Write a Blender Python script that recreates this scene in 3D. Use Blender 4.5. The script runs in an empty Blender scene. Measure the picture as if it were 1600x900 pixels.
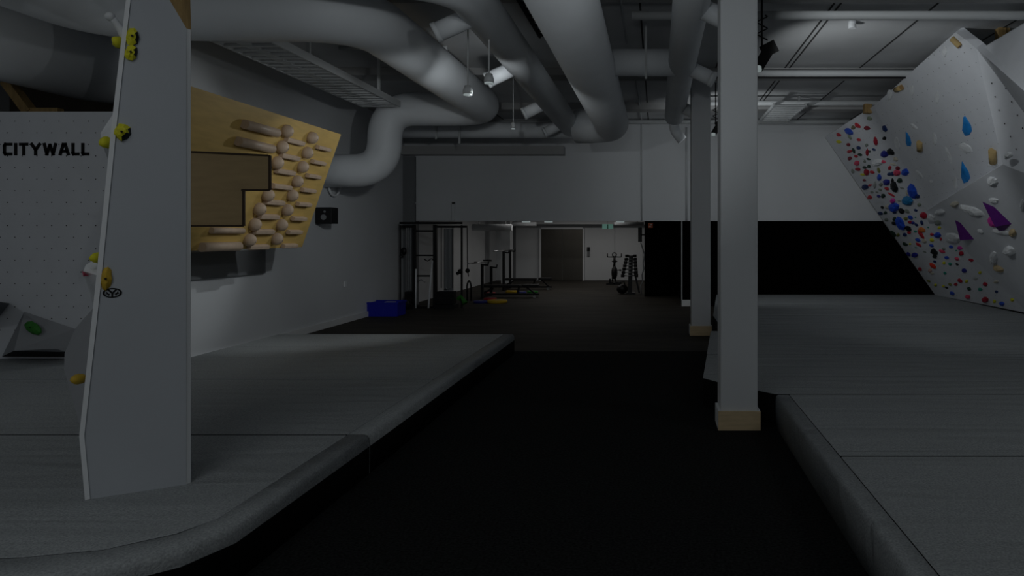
import bpy, bmesh, math, random
from mathutils import Vector, Matrix, noise
SC = bpy.context.scene
COL = SC.collection
random.seed(7)
# ------------------------------------------------------------------ camera, world, lights, exposure
F = 1150.0; VX = 1026.0; VY = 368.0; CZ = 1.7          # focal length and vanishing point of the 1600 x 900 frame
CAM = Vector((0, 0, CZ))
cd = bpy.data.cameras.new('camera'); cam = bpy.data.objects.new('camera', cd); COL.objects.link(cam)
cam.location = CAM; cam.rotation_euler = (math.pi / 2, 0, 0)
cd.sensor_width = 36; cd.lens = 36 * F / 1600
cd.shift_x = -(VX - 800) / 1600; cd.shift_y = -(450 - VY) / 1600
cd.clip_start = .05; cd.clip_end = 100
SC.camera = cam
w = bpy.data.worlds.new('world'); SC.world = w; w.use_nodes = True
w.node_tree.nodes['Background'].inputs[0].default_value = (.02, .024, .03, 1)
w.node_tree.nodes['Background'].inputs[1].default_value = 1.0
SC.view_settings.view_transform = 'Standard'; SC.view_settings.look = 'None'
SC.view_settings.gamma = 1; SC.view_settings.use_curve_mapping = False
SC.view_settings.exposure = -3.35
COOL = (.93, .98, 1.0); NEUT = (1, .97, .93)
def area(name, loc, sx, sy, power, color=COOL, rot=(0, 0, 0), spread=math.pi):
    d = bpy.data.lights.new(name, 'AREA'); d.shape = 'RECTANGLE'; d.size = sx; d.size_y = sy
    d.energy = power; d.color = color; d.spread = spread
    o = bpy.data.objects.new(name, d); COL.objects.link(o); o.location = loc; o.rotation_euler = rot
def spot(name, loc, target, power, angle=90, size=.08, color=COOL, blend=.6):
    d = bpy.data.lights.new(name, 'SPOT'); d.energy = power; d.spot_size = math.radians(angle)
    d.spot_blend = blend; d.shadow_soft_size = size; d.color = color
    o = bpy.data.objects.new(name, d); COL.objects.link(o); o.location = loc
    o.rotation_euler = (Vector(target) - Vector(loc)).to_track_quat('-Z', 'Y').to_euler()
def point(name, loc, power, size=.06, color=COOL):
    d = bpy.data.lights.new(name, 'POINT'); d.energy = power; d.shadow_soft_size = size; d.color = color
    o = bpy.data.objects.new(name, d); COL.objects.link(o); o.location = loc
area('fill_light_behind', (-2.2, -3.8, 2.2), 6.0, 2.4, 250, COOL, (math.radians(100), 0, 0))  # added unseen fill from behind the camera, no window is built there
area('ceiling_light_near', (-2.4, 1.2, 4.3), 1.6, 1.0, 165)
point('fill_light_left', (-7.2, 4.4, 2.9), 125, .1)  # added unseen point fill, lights the big left duct from below
area('ceiling_light_right', (5.4, 3.6, 4.35), 2.4, 1.6, 230)
area('ceiling_light_back_room', (-3.0, 22.5, 2.55), 2.5, .6, 130, NEUT)
area('ceiling_light_back_room_b', (-2.0, 25.8, 2.55), 4.0, .5, 130, NEUT)
area('fill_light_back_room', (-1.5, 19.0, 2.55), 2.5, .4, 40, NEUT)  # added unseen fill that brightens the front of the back room
spot('track_light_ducts', (0.6, 3.0, 3.1), (-4.0, 8.0, 4.1), 440, 62, .1)  # added out-of-frame spot brightening the duct undersides
spot('fill_spot_ducts_b', (-.3, 1.5, 2.9), (-1.0, 9.5, 3.9), 760, 56, .1)  # second added spot, brightens the ducts over the aisle
spot('lamp_centre', (-1.83, 8.05, 3.22), (-3.6, 17.7, 2.9), 650, 80, .05)
spot('lamp_centre_far', (-2.13, 8.35, 3.18), (-4.6, 9.6, 1.9), 90, 150, .05)
spot('fill_spot_board', (-2.45, 12.5, 3.46), (-5.0, 9.6, 2.3), 800, 58, .04)  # added spot that lights the training board from deeper in the room
spot('lamp_left_wall', (-2.13, 8.45, 3.1), (-6.0, 11.4, .9), 620, 72, .05)
spot('lamp_right', (1.25, 8.6, 3.45), (4.3, 12.5, 3.5), 1000, 84, .05)
spot('lamp_right_beam', (1.4, 6.2, 4.25), (4.8, 11, 2.8), 800, 76, .05)
spot('lamp_right_far', (1.04, 13.7, 3.4), (2.5, 17.75, 3.0), 430, 140, .05)
# ------------------------------------------------------------------ helpers
def D(x, y): return Vector(((x - VX) / F, 1, (VY - y) / F))
def P(x, y, Y): return CAM + D(x, y) * Y
def onplane(x, y, p0, n):
    d = D(x, y); return CAM + d * ((Vector(p0) - CAM).dot(n) / d.dot(n))
def onz(x, y, z):
    return CAM + D(x, y) * ((z - CZ) * F / (VY - y))
def prop(o, label=None, cat=None, group=None, kind=None):
    if label: o['label'] = label
    if cat: o['category'] = cat
    if group: o['group'] = group
    if kind: o['kind'] = kind
    return o
MATS = {}
def mat(name, col, rough=.6, metal=0, noise_s=0, noise_a=.15, bump=0, bump_s=60, emit=None, estr=0, spec=.3, stretch=(1, 1, 1), col2=None):
    if name in MATS: return MATS[name]
    m = bpy.data.materials.new(name); m.use_nodes = True
    nt = m.node_tree; b = nt.nodes['Principled BSDF']
    b.inputs['Base Color'].default_value = (*col, 1); b.inputs['Roughness'].default_value = rough
    b.inputs['Metallic'].default_value = metal; b.inputs['Specular IOR Level'].default_value = spec
    tc = nt.nodes.new('ShaderNodeTexCoord'); mp = nt.nodes.new('ShaderNodeMapping')
    mp.inputs['Scale'].default_value = stretch; nt.links.new(tc.outputs['Object'], mp.inputs[0])
    if noise_s:
        n = nt.nodes.new('ShaderNodeTexNoise'); n.inputs['Scale'].default_value = noise_s; n.inputs['Detail'].default_value = 6
        r = nt.nodes.new('ShaderNodeMix'); r.data_type = 'RGBA'
        c2 = col2 or tuple(c * (1 - noise_a) for c in col)
        r.inputs[6].default_value = (*c2, 1); r.inputs[7].default_value = (*[min(1, c * (1 + (0 if col2 else noise_a))) for c in col], 1)
        rp = nt.nodes.new('ShaderNodeMapRange'); rp.inputs[1].default_value = .3; rp.inputs[2].default_value = .7
        nt.links.new(mp.outputs[0], n.inputs['Vector']); nt.links.new(n.outputs[0], rp.inputs[0])
        nt.links.new(rp.outputs[0], r.inputs[0]); nt.links.new(r.outputs[2], b.inputs['Base Color'])
    if bump:
        n2 = nt.nodes.new('ShaderNodeTexNoise'); n2.inputs['Scale'].default_value = bump_s; n2.inputs['Detail'].default_value = 4
        bp = nt.nodes.new('ShaderNodeBump'); bp.inputs['Strength'].default_value = bump; bp.inputs['Distance'].default_value = .01
        nt.links.new(mp.outputs[0], n2.inputs['Vector']); nt.links.new(n2.outputs[0], bp.inputs['Height'])
        nt.links.new(bp.outputs[0], b.inputs['Normal'])
    if emit:
        b.inputs['Emission Color'].default_value = (*emit, 1); b.inputs['Emission Strength'].default_value = estr
    MATS[name] = m; return m
def fabric():
    m = mat('grey_mat_carpet', (.34, .36, .368), .95, noise_s=90, noise_a=.25, bump=.5, bump_s=140, spec=.1)
    nt = m.node_tree; b = nt.nodes['Principled BSDF']
    tc = nt.nodes.new('ShaderNodeTexCoord'); mp = nt.nodes.new('ShaderNodeMapping'); mp.inputs['Scale'].default_value = (.28, 2.0, 1)
    nt.links.new(tc.outputs['Object'], mp.inputs[0])
    n = nt.nodes.new('ShaderNodeTexNoise'); n.inputs['Scale'].default_value = 1.6; n.inputs['Detail'].default_value = 1.5; n.inputs['Distortion'].default_value = 1.2
    bp = nt.nodes.new('ShaderNodeBump'); bp.inputs['Strength'].default_value = .5; bp.inputs['Distance'].default_value = .11
    nt.links.new(mp.outputs[0], n.inputs['Vector']); nt.links.new(n.outputs[0], bp.inputs['Height'])
    old = b.inputs['Normal'].links[0].from_node
    nt.links.new(bp.outputs[0], old.inputs['Normal']); return m
M_WALL = mat('painted_wall', (.66, .68, .70), .8, noise_s=.7, noise_a=.03)
M_CEIL = mat('ceiling_concrete', (.60, .61, .62), .85, noise_s=1.2, noise_a=.07)
M_GROOVE = mat('ceiling_joint', (.06, .06, .06), .9)
M_PIPE = mat('pale_pipe', (.55, .57, .58), .55)
M_BEAM = mat('ceiling_beam', (.40, .40, .40), .8)
M_DUCT = mat('duct_paint', (.76, .79, .82), .5, noise_s=2, noise_a=.03, bump=.05, bump_s=3)
M_DUCTR = mat('duct_joint_band', (.70, .73, .75), .45)
M_PANEL = mat('climbing_panel', (.72, .74, .78), .75, noise_s=3, noise_a=.03, spec=.2)
M_TRIM = mat('white_edge', (.80, .82, .84), .5)
M_HOLE = mat('bolt_hole_dark', (.02, .02, .02), .9)
M_BLACKP = mat('black_wall_paint', (.0015, .0015, .0015), .9, spec=.02)
M_FLOOR = mat('black_rubber_carpet', (.0135, .0142, .0142), .95, noise_s=60, noise_a=.8, bump=.6, bump_s=90, spec=.06)
M_FLOORB = mat('dark_rubber_tiles', (.042, .037, .031), .7, noise_s=2.2, noise_a=.35, spec=.12, stretch=(.4, 2, 1))
M_WOOD = mat('birch_plywood', (.56, .38, .12), .5, noise_s=3, noise_a=.10, stretch=(1, 1, 6))
M_WOOD2 = mat('dark_plywood', (.42, .30, .15), .55, noise_s=3, noise_a=.08, stretch=(1, 1, 6))  # darker brown plywood of the stepped panel
M_WOODH = mat('wooden_hold', (.50, .38, .28), .5, noise_s=12, noise_a=.08)
M_TIMBER = mat('raw_timber', (.36, .24, .10), .7, noise_s=5, noise_a=.25, stretch=(6, 6, 1))
M_WSKIRT = mat('skirting_wood', (.62, .48, .29), .5, noise_s=4, noise_a=.12, stretch=(1, 1, 8))
M_BLACK = mat('black_metal', (.006, .006, .007), .45, spec=.3)
M_STEEL = mat('steel', (.45, .46, .47), .3, metal=1)
M_RUBBER = mat('black_plastic', (.008, .008, .009), .6)
M_BRUSH = mat('brushed_steel', (.13, .12, .105), .3, metal=.85, noise_s=2, noise_a=.1, stretch=(1, 1, .3))
M_GREYP = mat('grey_panel', (.20, .21, .22), .7)
M_LAMP = mat('lamp_face', (.8, .85, .85), .5, emit=(.85, 1, 1), estr=1.8)
M_FAB = fabric()
M_MSIDE = M_FAB
class MB:
    def __init__(s): s.v = []; s.f = []; s.mi = []; s.m = 0; s.sm = []; s.smooth = False
    def add(s, vs, fs, smooth=None):
        k = len(s.v); s.v += [Vector(v) for v in vs]
        for f in fs: s.f.append([k + i for i in f]); s.mi.append(s.m); s.sm.append(s.smooth if smooth is None else smooth)
        return s
    def box(s, a, b):
        x0, y0, z0 = a; x1, y1, z1 = b
        x0, x1 = sorted((x0, x1)); y0, y1 = sorted((y0, y1)); z0, z1 = sorted((z0, z1))
        return s.add([(x0,y0,z0),(x1,y0,z0),(x1,y1,z0),(x0,y1,z0),(x0,y0,z1),(x1,y0,z1),(x1,y1,z1),(x0,y1,z1)],
            [(0,3,2,1),(4,5,6,7),(0,1,5,4),(1,2,6,5),(2,3,7,6),(3,0,4,7)], False)
    def beam(s, a, b, w_, h_, up=(0, 0, 1)):
        a = Vector(a); b = Vector(b); d = (b - a).normalized(); u = Vector(up)
        if abs(d.dot(u)) > .98: u = Vector((0, 1, 0))
        x = d.cross(u).normalized() * w_ / 2; z = x.cross(d).normalized() * h_ / 2
        vs = [a - x - z, a + x - z, a + x + z, a - x + z, b - x - z, b + x - z, b + x + z, b - x + z]
        return s.add(vs, [(0,1,2,3),(7,6,5,4),(0,4,5,1),(1,5,6,2),(2,6,7,3),(3,7,4,0)], False)
    def tube(s, pts, r, n=10, cap=True, radii=None):
        pts = [Vector(p) for p in pts]; k = len(pts)
        t0 = (pts[1] - pts[0]).normalized()
        u = t0.cross(Vector((0, 0, 1))) if abs(t0.z) < .9 else t0.cross(Vector((0, 1, 0)))
        u.normalize(); vs = []
        for i, p in enumerate(pts):
            if i == 0: t = t0
            elif i == k - 1: t = (pts[i] - pts[i-1]).normalized()
            else: t = ((pts[i+1] - pts[i]).normalized() + (pts[i] - pts[i-1]).normalized()).normalized()
            u = (u - t * u.dot(t)).normalized(); v = t.cross(u)
            rr = radii[i] if radii else r
            for j in range(n):
                a = 2 * math.pi * j / n; vs.append(p + (u * math.cos(a) + v * math.sin(a)) * rr)
        fs = [(i*n + j, i*n + (j+1) % n, (i+1)*n + (j+1) % n, (i+1)*n + j) for i in range(k-1) for j in range(n)]
        b0 = len(s.v); s.add(vs, fs, True)
        if cap:
            s.f.append([b0 + j for j in range(n)][::-1]); s.mi.append(s.m); s.sm.append(False)
            s.f.append([b0 + (k-1)*n + j for j in range(n)]); s.mi.append(s.m); s.sm.append(False)
        return s
    def sheet(s, pts, off):                      # polygon extruded by a vector
        pts = [Vector(p) for p in pts]; off = Vector(off); n = len(pts)
        return s.add(pts + [p + off for p in pts],
            [tuple(range(n)), tuple(range(2*n-1, n-1, -1))] + [(i, i + n, (i+1) % n + n, (i+1) % n) for i in range(n)], False)
    def ball(s, c, rx, ry=None, rz=None, seg=12, ax=None):
        ry = ry or rx; rz = rz or rx; c = Vector(c)
        A = ax or (Vector((1,0,0)), Vector((0,1,0)), Vector((0,0,1)))
        vs = []; rings = max(6, seg // 2 + 1)
        for i in range(rings + 1):
            th = math.pi * i / rings
            for j in range(seg):
                ph = 2 * math.pi * j / seg
                vs.append(c + A[0] * (rx * math.sin(th) * math.cos(ph)) + A[1] * (ry * math.sin(th) * math.sin(ph)) + A[2] * (rz * math.cos(th)))
        return s.add(vs, [(i*seg + j, (i+1)*seg + j, (i+1)*seg + (j+1) % seg, i*seg + (j+1) % seg) for i in range(rings) for j in range(seg)], True)
    def disc(s, c, n, r, k=6):
        c = Vector(c); n = Vector(n).normalized(); u = n.orthogonal().normalized(); v = n.cross(u)
        return s.add([c + (u * math.cos(2*math.pi*i/k) + v * math.sin(2*math.pi*i/k)) * r for i in range(k)], [tuple(range(k))], False)
    def build(s, name, mats, parent=None, bevel=0, seg=2):
        if not isinstance(mats, (list, tuple)): mats = [mats]
        vs = s.v; o0 = Vector((0, 0, 0))
        if vs:
            xs = [v.x for v in vs]; ys = [v.y for v in vs]; zs = [v.z for v in vs]
            o0 = Vector(((min(xs)+max(xs))/2, (min(ys)+max(ys))/2, min(zs)))
        me = bpy.data.meshes.new(name); me.from_pydata([v - o0 for v in vs], [], s.f)
        for m_ in mats: me.materials.append(m_)
        for i, p in enumerate(me.polygons): p.material_index = s.mi[i]; p.use_smooth = s.sm[i]
        bm = bmesh.new(); bm.from_mesh(me)
        bmesh.ops.remove_doubles(bm, verts=bm.verts, dist=1e-5)
        bmesh.ops.recalc_face_normals(bm, faces=bm.faces); bm.to_mesh(me); bm.free()
        o = bpy.data.objects.new(name, me); COL.objects.link(o); o.location = o0
        if parent:
            o.parent = parent; o.location = o0 - WORLD(parent)
        if bevel:
            md = o.modifiers.new('bevel', 'BEVEL'); md.width = bevel; md.segments = seg; md.limit_method = 'ANGLE'; md.angle_limit = .6
        return o
def WORLD(o):
    v = Vector(o.location)
    while o.parent: o = o.parent; v += Vector(o.location)
    return v
def empty(name, loc, label, cat, group=None):
    o = bpy.data.objects.new(name, None); COL.objects.link(o); o.location = loc; o.empty_display_size = .1
    return prop(o, label, cat, group)
def struct(name, mb, m, parent=None, **k):
    o = mb.build(name, m, parent, **k); o['kind'] = 'structure'; return o
def copy_tree(o, parent=None):
    c = o.copy(); COL.objects.link(c); c.parent = parent
    for ch in list(o.children): copy_tree(ch, c)
    return c
def fillet(pts, r, n=7):
    pts = [Vector(p) for p in pts]; out = [pts[0]]
    for i in range(1, len(pts) - 1):
        a = (pts[i-1] - pts[i]); b = (pts[i+1] - pts[i]); rr = min(r, a.length * .49, b.length * .49)
        p0 = pts[i] + a.normalized() * rr; p1 = pts[i] + b.normalized() * rr
        for k in range(n + 1):
            t = k / n; out.append(p0 * (1-t)**2 + pts[i] * 2*t*(1-t) + p1 * t*t)
    out.append(pts[-1]); return out
def ring(mb, c, d, r, w_=.05, t=.012, n=40):
    c = Vector(c); d = Vector(d).normalized()
    mb.tube([c - d*w_/2, c - d*w_/2, c + d*w_/2], r + t, n)
# ------------------------------------------------------------------ the room
CH = 4.5
RW = 9.6; LW = -10.2; WL = -6.08; YF = 17.75; YB = 27.9
struct('floor', MB().box((LW, -4, -.15), (RW, 10.8, 0)), M_FLOOR)
fb = MB().box((LW, 10.8, -.15), (RW, YB, 0))
fbo = fb.build('floor', M_FLOORB); fbo['kind'] = 'structure'
cl = MB(); cl.box((LW, -4, CH), (RW, YF, CH + .2))
cl.m = 1
for x in (-3.7, -2.5, -1.3, -.2, .99, 2.14, 2.22, 3.39, 4.67, 5.9, 7.1, 8.3): cl.box((x - .012, -4, CH - .006), (x + .012, YF, CH + .05))
struct('ceiling', cl, [M_CEIL, M_GROOVE])
struct('wall_back', MB().box((LW, -4.2, 0), (RW, -4, CH)), M_WALL)
struct('wall_right', MB().box((RW, -4, 0), (RW + .2, YF, CH)), M_WALL)
struct('wall_left_outer', MB().box((LW - .2, -4, 0), (LW, 11.6, CH)), M_WALL)
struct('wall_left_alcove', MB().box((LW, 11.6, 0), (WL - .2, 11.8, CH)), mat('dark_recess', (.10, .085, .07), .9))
struct('wall_left', MB().box((WL - .2, 8.62, 0), (WL, YB, CH)), M_WALL)
struct('wall_far', MB().box((WL, YF, 2.05), (RW, YF + .2, CH)).box((.6, YF, 0), (RW, YF + .2, 2.05)), M_WALL)
struct('wall_far_black', MB().box((.62, YF - .03, 0), (RW, YF, 2.05)), M_BLACKP)
struct('wall_far_left_pier', MB().box((WL, YF - .12, 0), (WL + .28, YF + .2, CH - .9)), M_GREYP)
struct('baseboard_left', MB().box((WL, 8.62, 0), (WL + .03, YF, .11)), mat('baseboard_white', (.75, .76, .76), .5))
struct('baseboard_far', MB().box((.6, YF - .05, 0), (.82, YF + .2, .15)), MATS['baseboard_white'])
struct('ceiling_back_room', MB().box((WL, YF + .2, 2.62), (RW, YB, 2.8)), M_WALL)
struct('wall_back_room', MB().box((WL, YB, 0), (RW, YB + .2, 2.7)), M_WALL)
struct('wall_back_room_black', MB().box((-.34, 20.5, 0), (.95, 20.75, 2.62)).box((.62, YF + .2, 0), (.95, 20.5, 2.62)), M_BLACKP)
# ceiling beams and upper far ledge
for (y0, y1, z) in ((12.28, 12.75, 4.38), (15.5, 15.9, 4.36), (8.3, 8.6, 4.42)):
    o = struct('trim_ceiling_beam', MB().box((WL, y0, z), (RW, y1, CH)), M_BEAM)
struct('trim_far_ledge', MB().box((WL, YF - .35, 3.62), (-2.2, YF, 3.82)), M_BEAM)
struct('trim_wall_panel', MB().box((-5.75, YF - .03, 2.06), (-4.95, YF, 2.46)).box((-4.93, YF - .04, 2.06), (-4.86, YF, 2.5)).box((-5.8, YF - .04, 2.46), (-4.86, YF, 2.5)), M_WALL)
# lift
lift = empty('lift_entrance', (-3.6, YB, 0), 'brushed steel lift doors with a centre seam in the far white wall', 'lift')
sx = YB / F
lx0, lx1 = (846 - VX) * sx, (911 - VX) * sx; lz = 1.94; lm = (879 - VX) * sx
MB().box((lx0, YB - .05, .01), (lm - .006, YB, lz)).build('door', M_BRUSH, lift)
MB().box((lm + .006, YB - .05, .01), (lx1, YB, lz)).build('door', M_BRUSH, lift)
MB().box((lx0 - .07, YB - .12, 0), (lx0, YB, lz + .02)).box((lx1, YB - .12, 0), (lx1 + .05, YB, lz + .02)).box((lx0, YB - .12, lz), (lx1, YB, lz + .07)).build('door_frame', M_TRIM, lift)
struct('door_1', MB().box(((914 - VX) * sx, YB - .04, .01), ((960 - VX) * sx, YB, 2.0)).box(((961.5 - VX) * sx, YB - .04, .01), ((1004 - VX) * sx, YB, 2.0)), M_WALL)
ic = MB().box(((917.5 - VX) * sx, YB - .09, 1.12), ((922 - VX) * sx, YB - .04, 1.26)).build('lift_button_panel', M_RUBBER)
prop(ic, 'small black and grey call button plate on the far white wall right of the lift', 'button panel')
MB().box(((917.8 - VX) * sx, YB - .1, .92), ((921.6 - VX) * sx, YB - .04, 1.1)).build('card_reader', M_GREYP, ic)
struct('trim_back_room_column', MB().box(((783 - VX) * 26 / F, 26, 0), ((797 - VX) * 26 / F, 26.5, 2.62)), M_WALL)
struct('trim_grey_strip', MB().box(((796 - VX) * sx, YB - .03, 0), ((806 - VX) * sx, YB, 2.1)), M_GREYP)
struct('trim_back_room_bulkhead', MB().box((WL, YB - .5, 2.12), (RW, YB, 2.62)), M_WALL)
# ------------------------------------------------------------------ columns
def column(x0, x1, y, label):
    c = empty('square_column', ((x0+x1)/2, y + .17, 0), label, 'column', None)
    MB().box((x0, y, 0), (x1, y + (x1 - x0), CH)).build('shaft', M_WALL, c, bevel=.012)
    a, b, e = x0 - .022, x1 + .022, .165
    MB().box((a, y - .022, 0), (b, y, e)).build('skirting_board', M_WSKIRT, c)
    MB().box((a, y, 0), (x0, y + .325, e)).build('skirting_board', M_TRIM, c)
    MB().box((x1, y, 0), (b, y + .325, e)).build('skirting_board', M_TRIM, c)
    return c
column(.56, .885, 6.44, 'tall pale grey square column with wooden skirting, nearest one, beside the mat corner')
column(.587, .915, 12.5, 'pale grey square column with wooden skirting, partly hidden left behind the nearer column')
# ------------------------------------------------------------------ mats
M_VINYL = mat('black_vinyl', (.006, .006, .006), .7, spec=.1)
def bolster(outer, inner, label, group, dark=True):
    prof = [(0, 0), (0, 1), (.76, 1), (.88, .985), (.96, .94), (1, .86), (1.01, .76), (1.01, .7), (1, 0)]
    mb = MB(); n = len(prof); k = len(outer); vs = []
    for (ox, oy), (ix, iy) in zip(outer, inner):
        for s_, z_ in prof: vs.append((ix + (ox-ix)*s_, iy + (oy-iy)*s_, z_*MZ))
    for i in range(k-1):
        for j in range(n):
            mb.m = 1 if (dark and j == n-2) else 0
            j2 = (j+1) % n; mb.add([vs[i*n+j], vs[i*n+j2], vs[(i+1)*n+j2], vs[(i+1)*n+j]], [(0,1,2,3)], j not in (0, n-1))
    mb.m = 0
    for i in (0, k-1): mb.add(vs[i*n:(i+1)*n], [tuple(range(n))], False)
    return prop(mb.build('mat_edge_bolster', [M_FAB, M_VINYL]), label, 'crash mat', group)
def poly_block(pts, z1, name, m=None, bev=.03, label=None, group=None, z0=0):
    mb = MB(); mb.sheet([(x, y, z0) for x, y in pts], (0, 0, z1 - z0))
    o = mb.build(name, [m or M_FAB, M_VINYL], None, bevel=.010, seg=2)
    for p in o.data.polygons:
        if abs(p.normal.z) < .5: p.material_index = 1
    return prop(o, label, 'crash mat', group)
MZ = .28; g = .016
GL = 'padded floor mats on the left'; GR = 'padded floor mats on the right'
bolster([(-10, 2.98), (-3.4, 2.98), (-2.75, 3.02), (-2.40, 3.12), (-2.16, 3.34), (-2.06, 3.6), (-2.05, 5.25)], [(-10, 3.19-g), (-3.4, 3.19-g), (-2.8, 3.24), (-2.50, 3.32), (-2.28, 3.5), (-2.2, 3.7), (-2.2, 5.25)], 'long grey padded mat edge curving round the left front corner by the tower', GL)
poly_block([(-10, 3.19), (-3.4, 3.19), (-2.8, 3.25), (-2.505, 3.33), (-2.29, 3.51), (-2.203, 3.7), (-2.203, 5.26-g), (-10, 5.26-g)], MZ, 'crash_mat', None, .022, 'big grey crash mat that the white climbing tower stands on, nearest the camera at left', GL)
poly_block([(-10, 5.26), (-2.203, 5.26), (-2.203, 7.29-g), (-10, 7.29-g)], MZ, 'crash_mat', None, .022, 'grey crash mat just behind the white climbing tower at left', GL)
poly_block([(-10, 7.29), (-2.203, 7.29), (-2.203, 9.4-g), (-5.45, 9.4-g), (-5.45, 8.5), (-10, 8.5)], MZ, 'crash_mat', None, .022, 'grey crash mat in front of the lettered wall and under the wooden board', GL)
poly_block([(-5.45, 9.4), (-2.203, 9.4), (-2.203, 10.6), (-5.45, 10.6)], MZ, 'crash_mat', None, .022, 'grey crash mat at the far end of the left side, nearest the blue crate', GL)
bolster([(-2.05, 5.26), (-2.05, 10.6)], [(-2.2, 5.26), (-2.2, 10.6)], 'straight grey padded mat edge along the left side of the dark aisle', GL)
bolster([(1.06, -1), (1.06, 6.56)], [(1.176, -1), (1.176, 6.56)], 'grey padded mat edge along the right side of the dark aisle', GR, False)
XR = RW - .05
poly_block([(1.182, -1), (XR, -1), (XR, 4.75-g), (1.182, 4.75-g)], MZ, 'crash_mat', None, .022, 'nearest grey crash mat at bottom right of the aisle', GR)
poly_block([(1.182, 4.75), (XR, 4.75), (XR, 6.6-g), (1.182, 6.6-g)], MZ, 'crash_mat', None, .022, 'grey crash mat right of the near column, second one from the front', GR)
poly_block([(1.06, 6.6), (XR, 6.6), (XR, 8.83-g), (.6, 8.83-g), (.46, 7.35), (.62, 7.1)], MZ, 'crash_mat', None, .022, 'grey crash mat whose slanted corner sits behind the near column', GR)
XR2 = 6.66
for i, (a, b, s) in enumerate(((8.83, 10.96, 'third'), (10.96, 13.2, 'fourth'), (13.2, 15.4, 'fifth'), (15.4, 17.7, 'farthest'))):
    lx = lambda y: .46 + .0942 * (y - 7.35)
    nm = ['first strip past the slanted corner mat', 'with a far column beside its left end', 'second last strip before the black wall', 'right against the black wall'][i]
    poly_block([(lx(a) if i != 1 else 1.0, a), (XR2, a), (XR2, b-g), (lx(b) if i != 1 else 1.0, b-g)] if i else [(.6, a), (XR, a), (XR, b-g), (.8, b-g)], MZ, 'crash_mat', None, .02, 'grey crash mat on the right side, ' + nm, GR)
# ------------------------------------------------------------------ left lettered wall
cw = empty('climbing_wall', (-8, 8.49, 0), 'white vertical climbing wall with rows of bolt holes and black lettering at left', 'climbing wall')
mb = MB(); mb.box((-10.1, 8.5, .28), (WL, 8.6, 3.13)); mb.m = 1
for i in range(30):
    for j in range(19):
        x = WL - .14 - i * .17; z = 3.02 - j * .134
        if x > -10: mb.disc((x - (.085 if j % 2 else 0), 8.497, z), (0, -1, 0), .007)
mb.build('wall_panel', [M_PANEL, M_HOLE], cw)
M_INK = mat('black_lettering', (.004, .004, .004), .7)
a = P(4, 223, 8.49); b = P(139, 243, 8.49)
def stroke_letters():
    class S: pass
    word = 'CITYWALL'
    L = {'C': [[(1,1),(.15,1),(0,.85),(0,.15),(.15,0),(1,0)]], 'I': [[(.5,1),(.5,0)]], 'T': [[(0,1),(1,1)], [(.5,1),(.5,0)]],
         'Y': [[(0,1),(.5,.45),(.5,0)], [(1,1),(.5,.45)]], 'W': [[(0,1),(.22,0),(.5,.9),(.78,0),(1,1)]],
         'A': [[(0,0),(.38,1),(.62,1),(1,0)], [(.2,.28),(.8,.28)]], 'L': [[(0,1),(0,.12),(.12,0),(1,0)]]}
    wd = {'I': .3, 'W': 1.5, 'A': 1.15, 'Y': 1.15, 'L': .85}
    t = .034; x0, x1, zt, zb = a.x, b.x, a.z, b.z
    tot = sum(wd.get(c, 1) for c in word) + .2 * (len(word) - 1); u = (x1 - x0) / tot; x = x0
    for c in word:
        mb = MB(); W = wd.get(c, 1) * u
        for st in L[c]:
            pp = [Vector((x + t/2 + px * (W - t), 8.492, zb + t/2 + pz * (zt - zb - t))) for px, pz in st]
            for p, q in zip(pp, pp[1:]):
                d = (q - p).normalized(); n = Vector((-d.z, 0, d.x)) * t * .5; e = d * t * .45
                mb.sheet([p - e - n, q + e - n, q + e + n, p - e + n], (0, .01, 0))
        mb.build('letter', M_INK, cw); x += W + .2 * u
stroke_letters()
# volumes at the foot of that wall
def facets(name, vs, fs, m, parent=None):
    return MB().add(vs, fs, False).build(name, m, parent)
V = [P(38,487,8.45), P(117,514,8.45), P(104,557,7.9), P(2,557,8.2), P(20,548,7.85), P(88,545,7.7), P(110,557,8.49), P(2,557,8.49)]
vol = facets('corner_volume', [P(38,487,8.49), P(117,514,8.49), P(103,550,8.2), P(88,545,8.12), P(22,548,8.2), P(3,557,8.49), P(102,557.5,8.45), P(60,558,8.49)],
    [(0,1,2,3,4), (0,4,5), (1,6,2), (2,6,3), (3,6,5,4), (0,5,7,6,1)], mat('grey_volume', (.34, .35, .37), .8))
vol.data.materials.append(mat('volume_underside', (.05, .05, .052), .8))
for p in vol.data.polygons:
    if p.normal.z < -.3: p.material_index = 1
prop(vol, 'low grey wedge volume carrying the green hold at the foot of the lettered wall', 'climbing volume')
v2 = facets('corner_volume', [P(-40,474,8.49), P(-4,471,8.0), P(15,474,8.49), P(-2,496,8.49), P(-40,520,8.49)], [(0,1,4), (1,2,3), (1,3,4), (0,4,3,2), (0,2,1)], mat('dark_volume', (.12, .13, .14), .8))
prop(v2, 'dark wedge volume cut by the left frame edge on the lettered wall', 'climbing volume')
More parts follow.
